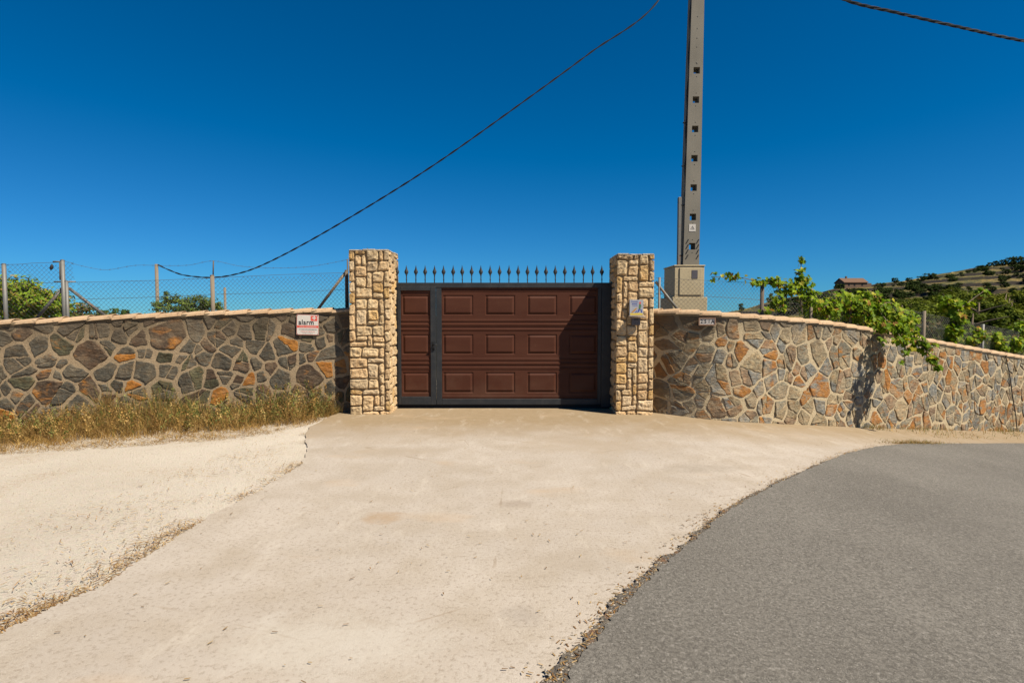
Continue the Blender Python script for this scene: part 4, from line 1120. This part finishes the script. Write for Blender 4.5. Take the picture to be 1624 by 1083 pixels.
vine('vine at the far right end of the wall, cut by the picture edge', (R_(1612, 560).x, R_(1612, 560).y, g(10.5)), [[R_(1610, 570), R_(1612, 540), R_(1625, 520)]],
     [B(1605, 545, .1, .28, .25, .2, 100), B(1622, 530, .1, .30, .25, .30, 150), B(1650, 540, .1, .4, .3, .35, 200), B(1580, 552, .1, .3, .2, .10, 60)], 25, (.08, .13))

def shrub_col(base, var=.3):
    def f(rnd):
        k = rnd.uniform(1 - var, 1 + var); j = rnd.uniform(.85, 1.15); return (base[0] * k * j, base[1] * k, base[2] * k, 0)
    return f
def bush(name, label, cat, foot, blobs, seed, size, colf, shape=OVAL, mat='leaf', group=None, branches=5):
    rnd = random.Random(seed); e = empty(name, foot, label, cat, group); mb = MB()
    for (c, rad, n_) in blobs:
        # several clumps inside every blob leave gaps and a broken outline
        k = max(5, n_ // 60); cl = []
        for _ in range(k): d = rdir(rnd); rr = rnd.random() ** .4; cl.append(Vector((c.x + d.x * rad[0] * rr, c.y + d.y * rad[1] * rr, c.z + d.z * rad[2] * rr)))
        for _ in range(n_):
            q = rnd.choice(cl); d = rdir(rnd) * (rnd.random() ** .5) * rnd.choice((.22, .34, .42)); p = q + Vector((d.x * rad[0], d.y * rad[1], d.z * rad[2]))
            rot_leaf(mb, p, d.normalized() * .6 + rdir(rnd) * .6 + Vector((0, -.2, .5)), rdir(rnd), shape, rnd.uniform(*size), colf(rnd), .15)
    mb.build('foliage', M[mat], e)
    mb = MB(); f = Vector(foot)
    for i in range(branches):
        c = rnd.choice(blobs)[0]; mb.tube([tuple(f + rdir(rnd) * .05), tuple(f.lerp(c, .5) + rdir(rnd) * .12), tuple(c)], [.04, .025, .008], 5)
    mb.build('stem', M['bark'], e)
    return e
def BB(u, v, D, a, b, c_, n_): return (P(u, v, D), (a, b, c_), n_)
fg = lambda u, D: (P(u, 500, D).x, D, terrain(P(u, 500, D).x, D) - .05)
bush('shrub', 'large bright green shrub behind the fence at the left edge', 'shrub', fg(35, 13), [BB(10, 475, 13, .9, .8, .5, 3000), BB(40, 472, 13, .7, .7, .42, 2600), BB(68, 485, 13, .55, .6, .36, 2000), BB(0, 510, 13, 1.4, .9, .6, 1500), BB(60, 512, 13, 1.0, .8, .4, 900), BB(-60, 480, 13, 1.0, .8, .6, 1200)], 31, (.06, .12), lambda r: shrub_col((.17, .25, .02) if r.random() < .75 else (.28, .22, .06))(r))
bush('shrub', 'dull brownish green shrub behind the double fence post', 'shrub', fg(120, 14.5), [BB(100, 492, 14.5, .6, .6, .3, 900), BB(125, 497, 14.5, .5, .6, .25, 700), BB(85, 482, 14.3, .35, .4, .2, 400), BB(140, 505, 14.5, .6, .5, .2, 500)], 32, (.05, .10), lambda r: shrub_col((.07, .09, .02) if r.random() < .6 else (.20, .14, .07))(r))
bush('shrub', 'small green shrub top showing over the coping left of the tall pale post', 'shrub', fg(195, 18), [BB(175, 496, 18, .45, .5, .18, 300), BB(202, 495, 18, .35, .5, .17, 350), BB(160, 498, 18, .4, .5, .15, 250)], 33, (.05, .10), shrub_col((.06, .10, .02)))
bush('olive_bush', 'grey green bush with pointed top between the pale post and the thick fence post', 'bush', fg(280, 14), [BB(275, 485, 14, .38, .5, .24, 1900), BB(267, 474, 14, .12, .2, .18, 400), BB(300, 486, 14, .35, .5, .18, 1500), BB(320, 483, 14, .33, .5, .20, 1500), BB(342, 485, 14, .24, .4, .16, 800), BB(297, 472, 14, .06, .06, .04, 30), BB(290, 500, 14, .9, .6, .25, 700)], 34, (.035, .07), lambda r: shrub_col((.085, .115, .035) if r.random() < .75 else (.16, .22, .04))(r))
bush('bush', 'small round dark bush between the pole cabinet and the hillside', 'bush', fg(1177, 22), [BB(1177, 487, 22, .20, .2, .15, 300), BB(1177, 500, 22, .35, .3, .3, 200)], 35, (.05, .09), shrub_col((.02, .045, .015)))
bush('shrub', 'dull olive shrubs filling the gap behind the right wall below the pines', 'shrub', fg(1480, 16), [BB(1450, 520, 15, .9, .7, .3, 700), BB(1480, 535, 15, .9, .7, .35, 800), BB(1530, 540, 17, 1.0, .7, .45, 800), BB(1590, 560, 19, 1.4, .8, .5, 900), BB(1400, 515, 16, 1.2, .7, .35, 600)], 36, (.06, .12), lambda r: shrub_col((.06, .075, .022) if r.random() < .7 else (.16, .12, .06))(r))

# ------------------------------------------------------------ hill with terraces, pines, farmhouse
RIDGE = [(900, 520), (1060, 512), (1130, 500), (1187, 488), (1223, 477), (1270, 468), (1308, 461.6), (1323, 457), (1384, 451), (1433, 445), (1479, 436), (1525, 428), (1564, 422), (1624, 415), (1750, 402), (2000, 395), (2600, 400), (4000, 420)]
def hill_r(u, t):                                  # t along the slope, 0 foot to 1 ridge
    return 70 + 170 * t
def ridge_z(u): return EYE + (500 - interp(u, RIDGE)) / F * 240
def hill_z(u, D, x):
    zr = ridge_z(u)
    if D > 240: return zr - (D - 240) * .25 - .0
    z0 = -7.5
    t = (D - 70) / 170; z = z0 + (zr - z0) * max(0, t) ** .95 if t > 0 else z0 - .5 + (D - 70) * .02
    # terraces
    global RIS
    RIS = 0
    st = 3.0; w = z + 2.4 * fbm(x * .010, D * .012, 50, 2)
    if t > .12:
        k = w / st; fl = math.floor(k); fr = k - fl
        riser = 1 if fr > .86 else 0; fr = fr * .66 if fr < .86 else .568 + (fr - .86) / .14 * .432
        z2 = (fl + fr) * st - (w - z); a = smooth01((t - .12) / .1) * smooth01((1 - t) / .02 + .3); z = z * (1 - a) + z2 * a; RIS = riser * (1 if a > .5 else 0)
    return z
mb = MB(); vs = []; fs = []; rs_ = []; us = [1000 + i * 4.0 for i in range(280)] + [2120 + i * 25 for i in range(1, 70)]; Ds = [60 + .5 * i for i in range(363)] + [243, 250, 270, 320, 420, 500]
for i, u in enumerate(us):
    for j, D in enumerate(Ds):
        x = (u - CX) / F * D; RIS = 0; vs.append((x, D, hill_z(u, D, x) + .25 * fbm(x * .15, D * .15, 4))); rs_.append(RIS)
        if i and j: m_ = len(Ds); fs.append(((i - 1) * m_ + j - 1, i * m_ + j - 1, i * m_ + j, (i - 1) * m_ + j))
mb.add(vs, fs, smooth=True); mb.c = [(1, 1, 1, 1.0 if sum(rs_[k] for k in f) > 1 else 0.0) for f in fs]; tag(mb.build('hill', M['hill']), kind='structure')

def pine_proto(seed, base):
    rnd = random.Random(seed); lab = 'x'
    e = empty('pine_tree', (0, 0, 0), 'x', 'pine tree'); mb = MB()
    mb.tube([(0, 0, -.6), (.03, .02, .3), (.0, .05, .62), (.02, 0, .9)], [.035, .028, .018, .006], 6)
    for i in range(9):
        a = rnd.uniform(0, 2 * pi); z = rnd.uniform(.25, .8); mb.tube([(0, 0, z), (cos(a) * .15, sin(a) * .15, z + .06), (cos(a) * .28, sin(a) * .28, z + .1)], [.012, .008, .003], 4)
    mb.build('trunk', M['bark'], e)
    mb = MB(); cl = []
    for i in range(34):
        z = rnd.uniform(.14, .93); w = .40 * sqrt(max(.03, 1 - ((z - .42) / .58) ** 2)); a = rnd.uniform(0, 2 * pi); q = w * rnd.random() ** .4
        cl.append((Vector((cos(a) * q, sin(a) * q, z)), rnd.uniform(.07, .14)))
    for c, s_ in cl:
        kk = rnd.uniform(.75, 1.25)
        for _ in range(110):
            d = rdir(rnd); p = c + Vector((d.x, d.y, d.z * .75)) * s_ * rnd.random() ** .5; k = rnd.uniform(.75, 1.25) * kk
            rot_leaf(mb, p, d * .7 + rdir(rnd) * .5 + Vector((0, 0, .4)), rdir(rnd), QUADL, rnd.uniform(.020, .040), (base[0] * k, base[1] * k, base[2] * k, 0), .1)
    mb.build('crown', M['needle'], e)
    return e
protos = [pine_proto(1, (.085, .105, .014)), pine_proto(2, (.06, .082, .012)), pine_proto(3, (.11, .125, .015))]
PTOP = [(1240, 492), (1300, 486), (1360, 478), (1400, 476), (1430, 472), (1480, 462), (1500, 455), (1523, 449), (1545, 466), (1574, 461), (1624, 456), (1700, 452), (1850, 445)]
rnd = random.Random(77); cnt = 0; used = [False] * 3; placed = []
where = ['in the dark pine wood on the hillside, behind the vines']
cands = []
for k in range(4000):
    u = rnd.uniform(1290, 1790); D = rnd.uniform(62, 150)
    x = (u - CX) / F * D; gzz = hill_z(u, D, x)
    vt = interp(u, PTOP) + (rnd.random() ** 1.3) * 75 + rnd.uniform(-1, 2)
    H = PZ(vt, D) - gzz
    if 3.5 < H < 11: cands.append((u, D, x, gzz, H, vt))
for c_ in cands:
    u, D, x, gzz, H, vt = c_
    if any((x - q[0]) ** 2 + (D - q[1]) ** 2 < (1.7 + .10 * H) ** 2 for q in placed): continue
    if len(placed) >= 210: break
    placed.append((x, D, gzz, H, u, vt))
placed.sort(key=lambda q: q[1])
for (x, D, gzz, H, u, vt) in placed:
    k = rnd.randrange(3); sw_ = H * rnd.uniform(.95, 1.35)
    if not used[k]:
        o = protos[k]; o.location = (x, D, gzz); o.scale = (sw_, sw_, H); o.rotation_euler = (0, 0, rnd.uniform(0, 6)); used[k] = True
    else: o = copy_tree(protos[k], (x, D, gzz), rnd.uniform(0, 6), (sw_, sw_, H))
    wh = 0 if u < 1450 else 1 if u < 1560 else 2
    o['label'] = ('dark green pine in the wood on the slope just above the big spilling vine', 'dark green pine in the wood behind the tall yellow green vine shoot', 'dark green pine in the wood beyond the low vines at the right picture edge')[wh]
    o['group'] = ('pines above the big vine', 'pines behind the tall vine shoot', 'pines at the right picture edge')[wh]
# scattered bushes on the terraces and along the ridge
bp = bush('hillside_bush', 'x', 'bush', (0, 0, 0), [(Vector((0, 0, .45)), (.55, .55, .4), 900), (Vector((.4, 0, .35)), (.4, .4, .3), 400), (Vector((-.45, .1, .3)), (.35, .4, .28), 350)], 41, (.05, .12), shrub_col((.04, .06, .018)), QUADL, 'needle')
spots = [(1525, 239, 2.0, 1.3, 'skeletal small bush alone on the skyline left of the hilltop trees'), ]
first = True
rb = random.Random(5)
def place_bush(u, D, w, h, label, group=None):
    global first
    x = (u - CX) / F * D; z = hill_z(u, D, x)
    if first: o = bp; o.location = (x, D, z); o.scale = (w, w, h); first = False
    else: o = copy_tree(bp, (x, D, z), rb.uniform(0, 6), (w, w, h))
    o['label'] = label
    if group: o['group'] = group
    elif 'group' in o: del o['group']
for u, w, h in ((1566, 2.2, 2.4), (1576, 2.4, 3.0), (1586, 2.8, 3.4), (1598, 3.2, 4.4), (1608, 3.4, 4.6), (1618, 3.0, 4.0), (1632, 3.4, 4.0), (1650, 3, 3.5)): place_bush(u, 238 - w, w, h, 'dark tree in the row crowning the hilltop at far right', 'trees crowning the hilltop')
place_bush(1417, 236, 2.2, 2.6, 'round olive bush standing on the ridge just right of the farmhouse')
place_bush(1471, 226, 4.0, 3.2, 'wide dark bush on the upper terraces below the ridge')
place_bush(1553, 232, 4.0, 2.6, 'low green bush on the terrace just under the hilltop trees')
for i in range(280):
    u = rb.uniform(1230, 1700); D = rb.uniform(150, 234); h = rb.uniform(.6, 2.6)
    if fbm(u * .02, D * .05, 91) < -.12: continue
    lo = D < 195; le = u < 1440
    place_bush(u, D, h * rb.uniform(.9, 1.6), h, 'small dark bush on the %s terraces of the hill %s' % ('lower' if lo else 'upper', 'below the farmhouse' if le else 'below the hilltop trees'), 'bushes on the %s terraces %s' % ('lower' if lo else 'upper', 'near the farmhouse' if le else 'at the hilltop side'))
# farmhouse on the ridge
HD = 236
def hz_(u): x = (u - CX) / F * HD; return hill_z(u, HD, x)
zb = PZ(457, HD); zt1 = PZ(447.5, HD); zt2 = PZ(441.5, HD)
x0, x1 = PX(1338, HD), PX(1374, HD); y0, y1 = HD, HD + 7
fh = empty('farmhouse', ((x0 + x1) / 2, HD, zb), 'old stone farmhouse with reddish roof standing on the ridge of the hill', 'house')
mb = MB(); zb2 = zb - 3
mb.add([(x0, y0, zb2), (x1, y0, zb2), (x1, y1, zb2), (x0, y1, zb2), (x0, y0, zt1), (x1, y0, zt1), (x1, y1, zt1), (x0, y1, zt1), (x0, (y0 + y1) / 2, zt2), (x1, (y0 + y1) / 2, zt2)], [(0, 1, 5, 4), (2, 3, 7, 6), (1, 2, 6, 9, 5), (3, 0, 4, 8, 7)])
mb.build('wall', M['oldwall'], fh, normals=True)
mb = MB(); e_ = .35; ym = (y0 + y1) / 2
for (ya, za) in ((y0 - e_, zt1 - .25), (y1 + e_, zt1 - .25)):
    mb.add([(x0 - e_, ya, za), (x1 + e_, ya, za), (x1 + e_, ym, zt2 + .1), (x0 - e_, ym, zt2 + .1), (x0 - e_, ya, za + .22), (x1 + e_, ya, za + .22), (x1 + e_, ym, zt2 + .32), (x0 - e_, ym, zt2 + .32)], [(0, 1, 2, 3), (4, 5, 6, 7), (0, 1, 5, 4), (1, 2, 6, 5), (0, 3, 7, 4)])
mb.build('roof', M['oldroof'], fh, normals=True)
for uu in (1345, 1354, 1366): mb = MB(); a = PX(uu, HD); mb.box(a - .35, a + .35, y0 - .03, y0 + .05, zb + .9, zb + 1.9); mb.build('window', M['black'], fh)
mb = MB(); mb.box(PX(1374, HD), PX(1382, HD), y0 + .5, y0 + 5, zb2, PZ(449, HD)); mb.build('lean_to', M['oldwall'], fh)
mb = MB(); a = PX(1348, HD); mb.box(a - .3, a + .3, ym - .3, ym + .3, zt2 - .2, zt2 + 1.1); mb.build('chimney', M['oldwall'], fh)
for u in (1326, 1333): place_bush(u, 236, 2.2, 2.6, 'dark tree beside the left end of the farmhouse', 'trees by the farmhouse')

# ------------------------------------------------------------ drain, wall crack, pillar wire
s_ = LPATH.find_u(125); p, zt, tg = LPATH.at(s_); nrm = Vector((tg.y, -tg.x, 0)); q = Vector((p.x, p.y, PZ(661, p.y)))
mb = MB(); pts_o = []; pts_i = []
a = q + nrm * .05; b = q - nrm * .05
xd = Vector((tg.x, tg.y, 0))
vs = []; fs = []
for k, (c, r) in enumerate(((b, .052), (a, .052), (a, .044), (b, .044))):
    for j in range(16): w = 2 * pi * j / 16; vs.append(tuple(c + xd * r * cos(w) + Vector((0, 0, 1)) * r * sin(w)))
    if k:
        for j in range(16): fs.append(((k - 1) * 16 + j, (k - 1) * 16 + (j + 1) % 16, k * 16 + (j + 1) % 16, k * 16 + j))
mb.add(vs, fs, mi=0); mb.add([tuple(b + nrm * .02 + xd * .044 * cos(2 * pi * j / 16) + Vector((0, 0, 1)) * .044 * sin(2 * pi * j / 16)) for j in range(16)], [tuple(range(16))], mi=1)
tag(mb.build('drain_pipe', [M['white'], M['black']]), 'short white drain pipe end poking out low in the dark wall', 'pipe')
mb = MB(); pts = [over(1594, 560, .045), over(1597, 575, .04), over(1602, 600, .03), over(1606, 630, .035), over(1611, 660, .03), over(1613, 684, .04)]
c_ = resample(pts, .05); mb.tube([tuple(q) for q in c_], .009, 6); tag(mb.build('wall_crack', M['cable']), 'dark tube drawn as a thin crack down the face of the wall near the right picture edge', 'cable')  # dark tube added to imitate a thin shadow-like crack
mb = MB(); q = Vector((PX(588, DP + .2), DP + .2, PZ(395.5, DP)))
mb.tube([(q.x - .05, q.y, q.z + .045), (q.x - .02, q.y, q.z + .015), (q.x + .01, q.y, q.z + .022), (q.x + .05, q.y, q.z + .012), (q.x + .07, q.y, q.z + .03)], .006, 5); mb.tube([(q.x - .01, q.y, q.z - .02), (q.x - .01, q.y, q.z + .02)], .006, 5)
tag(mb.build('wire_stub', M['cable']), 'bent dark wire stub on top of the left gate pillar', 'wire')

# ------------------------------------------------------------ dry grass, litter, pebbles
rnd = random.Random(99); mb = MB()
def blade(mb, x, y, z, h, lean, w, col, seg=3):
    a = rnd.uniform(0, 2 * pi); dx = cos(a) * lean; dy = sin(a) * lean; b = rnd.uniform(0, pi); wx = cos(b) * w; wy = sin(b) * w; vs = []
    for i in range(seg + 1):
        t = i / seg; k = 1 - t * .85; q = t * t
        vs += [(x + dx * q - wx * k, y + dy * q - wy * k, z + h * (t - .25 * lean * t * t)), (x + dx * q + wx * k, y + dy * q + wy * k, z + h * (t - .25 * lean * t * t))]
    mb.add(vs, [(2 * i, 2 * i + 1, 2 * i + 3, 2 * i + 2) for i in range(seg)], col=col)
STRAW = [(.42, .26, .085), (.50, .34, .14), (.32, .19, .065), (.24, .135, .05), (.20, .12, .05)]; GREEN = [(.17, .19, .05), (.12, .14, .045), (.24, .24, .08)]
def wall_y(x): 
    return extrap(x, [(q.x, q.y) for q in LPATH.p[::15]])
WY = [(q.x, q.y) for q in LPATH.p[::15]]
wy_ = lambda x: extrap(x, WY)
def front_y(x): return interp(x, [(-12, 6.6), (-8, 6.85), (-6.5, 7.0), (-5, 7.15), (-4, 7.35), (-3.3, 7.75), (-3.0, 8.4), (-2.9, 8.9)])
N1 = 0
while N1 < 30000:
    x = rnd.uniform(-9.5, -2.85); yw = wy_(x) - .03; yf = front_y(x) + .12 * fbm(x * 3, 0, 3)
    if yf > yw: continue
    t = rnd.random() ** 1.35; y = yw - (yw - yf) * t
    dn = fbm(x * 1.1, y * 1.4, 60) * .5 + .5
    if rnd.random() > dn * 1.3 + .25 - t * .2: continue
    tall = (1 - t) * max(.35, .80 + 1.6 * fbm(x * 1.2, 1, 61)) + .12
    cl_ = max(.22, .92 + 1.9 * fbm(x * 2.7, y * 3.1, 66)) * interp(x, [(-4.6, 1), (-3, .6)]); h = tall * rnd.uniform(.25, .8) * (.62 if t < .6 else .35) * cl_
    if cl_ < .5 and rnd.random() < .5: continue
    gr = fbm(x * 1.4, y * 1.4, 64) + (.25 if t < .4 else -.35)
    col = rnd.choice(GREEN) if rnd.random() < .13 + gr * .6 else rnd.choice(STRAW)
    k = rnd.uniform(.7, 1.2)
    blade(mb, x, y, g(x) - .02, max(.03, h), rnd.uniform(.05, .35) * (.5 + h), rnd.uniform(.0018, .0042), tuple(q * k for q in col) + (0,)); N1 += 1
for cx_, cy_, nn_, hm in ((-5.55, .35, 150, .62), (-5.0, .3, 90, .5), (-3.6, .2, 130, .58), (-3.15, .15, 90, .5), (-8.1, .4, 110, .5), (-7.7, .3, 60, .42), (-6.6, .4, 60, .42), (-4.3, .3, 80, .45)):
    for _ in range(nn_):            # tall tufts against the wall
        x = cx_ + rnd.gauss(0, .16); y = wy_(x) - cy_ + rnd.gauss(0, .08); k = rnd.uniform(.7, 1.25); col = rnd.choice(STRAW[:3] + GREEN[:2])
        blade(mb, x, min(y, wy_(x) - .04), g(x), hm * rnd.uniform(.45, 1.1), rnd.uniform(.05, .28), rnd.uniform(.002, .004), tuple(q * k for q in col) + (0,), 4)
# branching dry weeds: thin stems with little tufts
for i in range(700):
    x = rnd.uniform(-9.0, -2.95); yw = wy_(x); yf = front_y(x)
    y = yw - rnd.uniform(.05, .75) * (yw - yf) * .8; hh_ = rnd.uniform(.22, .55) * (1.15 if (-5.9 < x < -5.2 or -3.9 < x < -3.0) else .8); a = rnd.uniform(0, 2 * pi); ln = rnd.uniform(.05, .3)
    col = rnd.choice(STRAW + GREEN) ; k = rnd.uniform(.7, 1.15); col = tuple(q * k for q in col) + (0,)
    base = Vector((x, y, g(x) - .02)); tip = base + Vector((cos(a) * ln, sin(a) * ln * .6, hh_)); mb.tube([tuple(base), tuple(base.lerp(tip, .5) + Vector((0, 0, .04))), tuple(tip)], .0022, 3, col=col)
    for j in range(rnd.randint(14, 34)):
        t = rnd.uniform(.25, 1); q = base.lerp(tip, t) + rdir(rnd) * .05 * (1.3 - t); rot_leaf(mb, q, rdir(rnd), rdir(rnd), QUADL, rnd.uniform(.010, .030), col, .1)
tag(mb.build('dry_grass', M['straw']), 'band of dry golden grass and weeds along the foot of the left wall', 'grass', kind='stuff')
mb = MB()
for i in range(3600):                                # tufts along the foot of the right wall
    s_ = rnd.uniform(0, RPATH.L); p, zt, tg = RPATH.at(s_)
    if p.x < 6.2: continue
    if fbm(p.x * 1.2, 0, 70) < -.05: continue
    o = .02 + rnd.random() ** 1.5 * .75 * min(1, max(.25, (p.x - 6) / 1.2)); x = p.x + tg.y * o; y = p.y - tg.x * o
    col = rnd.choice(STRAW + GREEN); k = rnd.uniform(.7, 1.2)
    blade(mb, x, y, g(x), rnd.uniform(.03, .16) * (1 if o < .3 else .6), rnd.uniform(.03, .12), rnd.uniform(.002, .004), tuple(q * k for q in col) + (0,), 2)
for i in range(900):                                # the tuft at the tip of the slab
    x = rnd.gauss(6.35, .35); y = road_x_inv = 8.75 + (x - 6.35) * .45 + rnd.gauss(0, .07)
    col = rnd.choice(STRAW[1:] + GREEN[:1]); k = rnd.uniform(.6, 1.1); blade(mb, x, y, g(x), rnd.uniform(.02, .08), rnd.uniform(.02, .1), rnd.uniform(.002, .004), tuple(q * k for q in col) + (0,), 2)
tag(mb.build('dry_grass', M['straw']), 'sparse dry grass tufts between the road and the foot of the right wall', 'grass', kind='stuff')
# leaf litter along the joint between gravel and slab, and on the road edge
mb = MB()
def bit(x, y, z, L, col, w=.0022):
    a = rnd.uniform(0, 2 * pi); dx = cos(a) * L / 2; dy = sin(a) * L / 2; nx = -sin(a) * w; ny = cos(a) * w; b = rnd.uniform(.001, .008)
    mb.add([(x - dx - nx, y - dy - ny, z), (x + dx - nx, y + dy - ny, z + b), (x + dx + nx, y + dy + ny, z + b), (x - dx + nx, y - dy + ny, z + .001)], [(0, 1, 2, 3)], col=col)
LIT = [(.34, .19, .08), (.42, .27, .12), (.22, .12, .05), (.50, .36, .2)]
for i in range(9500):
    y = 2.2 + 5.6 * rnd.random() ** 1.2; off = abs(rnd.gauss(0, .11)) if rnd.random() < .55 else rnd.random() * 1.6
    dnn = fbm(y * 1.6, 3, 80) * 1.9 + interp(y, [(2.2, .75), (3.2, .5), (4.2, .35), (5, .45), (6.2, .08), (8, .02)]) if off < .4 else fbm((drive_x(y) - off) * 1.2, y * 1.2, 81) + .35
    if rnd.random() > dnn: continue
    x = dl(y) - off * interp(y, [(2.2, 1.0), (4, 1.0), (7, .6)]) + .02; k = rnd.uniform(.6, 1.2)
    bit(x, y, g(x) + .006, rnd.uniform(.012, .05), tuple(q * k for q in rnd.choice(LIT)) + (0,))
for i in range(2600):
    y = rnd.uniform(2.0, 8.6); x = rx2(y) - abs(rnd.gauss(.02, .09)); k = rnd.uniform(.5, 1.1)
    if fbm(y * 1.7, 9, 82) + .30 < rnd.random() * .7: continue
    bit(x, y, g(x) + (.007 if x < rx(y) else .022), rnd.uniform(.01, .03), tuple(q * k for q in rnd.choice(LIT)) + (0,), .003)
for i in range(260):
    y = rnd.uniform(2.2, 8.8); x = rnd.uniform(drive_x(y), road_x(y)); bit(x, y, g(x) + .014, rnd.uniform(.008, .03), tuple(q * .7 for q in rnd.choice(LIT)) + (0,), .003)
tag(mb.build('leaf_litter', M['straw']), 'brown needles and dry bits gathered along the edges of the concrete', 'leaf litter', kind='stuff')
mb = MB()
def pebble(x, y, z, r, col):
    ax = [rdir(rnd) for _ in range(6)]; 
    vs = [(x + r * rnd.uniform(.7, 1.2), y, z + r * .3), (x - r * rnd.uniform(.7, 1.2), y, z + r * .3), (x, y + r * rnd.uniform(.6, 1.1), z + r * .3), (x, y - r * rnd.uniform(.6, 1.1), z + r * .3), (x + r * .2, y, z + r * rnd.uniform(.7, 1.1)), (x, y, z - r * .3)]
    mb.add(vs, [(0, 2, 4), (2, 1, 4), (1, 3, 4), (3, 0, 4), (2, 0, 5), (1, 2, 5), (3, 1, 5), (0, 3, 5)], col=col)
for i in range(5200):
    y = 1.9 + 6.4 * rnd.random() ** 1.6
    if rnd.random() < .75: x = drive_x(y) - rnd.random() ** .8 * (1 + y * .75); r = rnd.uniform(.002, .0065); k = rnd.uniform(.6, 1.1); col = (.56 * k, .46 * k, .34 * k, 0); z = g(x) - .004
    else:
        x = rx(y) + rnd.gauss(.06, .07); r = rnd.uniform(.003, .011); k = rnd.uniform(.3, 1.1); col = (.42 * k, .36 * k, .29 * k, 0); z = g(x) + (.003 if x < rx(y) else .018)
    pebble(x, y, z, r, col)
for i in range(500): y = rnd.uniform(2, 8); x = rnd.uniform(road_x(y) + .2, road_x(y) + 5); k = rnd.uniform(.5, 1.2); pebble(x, y, g(x) + .026, rnd.uniform(.002, .006), (.45 * k, .4 * k, .33 * k, 0))
M['peb'] = (lambda n: n.done(n.attr()[0], .9))(N('pebble_stone'))
tag(mb.build('pebbles', M['peb']), 'small loose pebbles strewn over the gravel and the crumbled road edge', 'pebbles', kind='stuff')
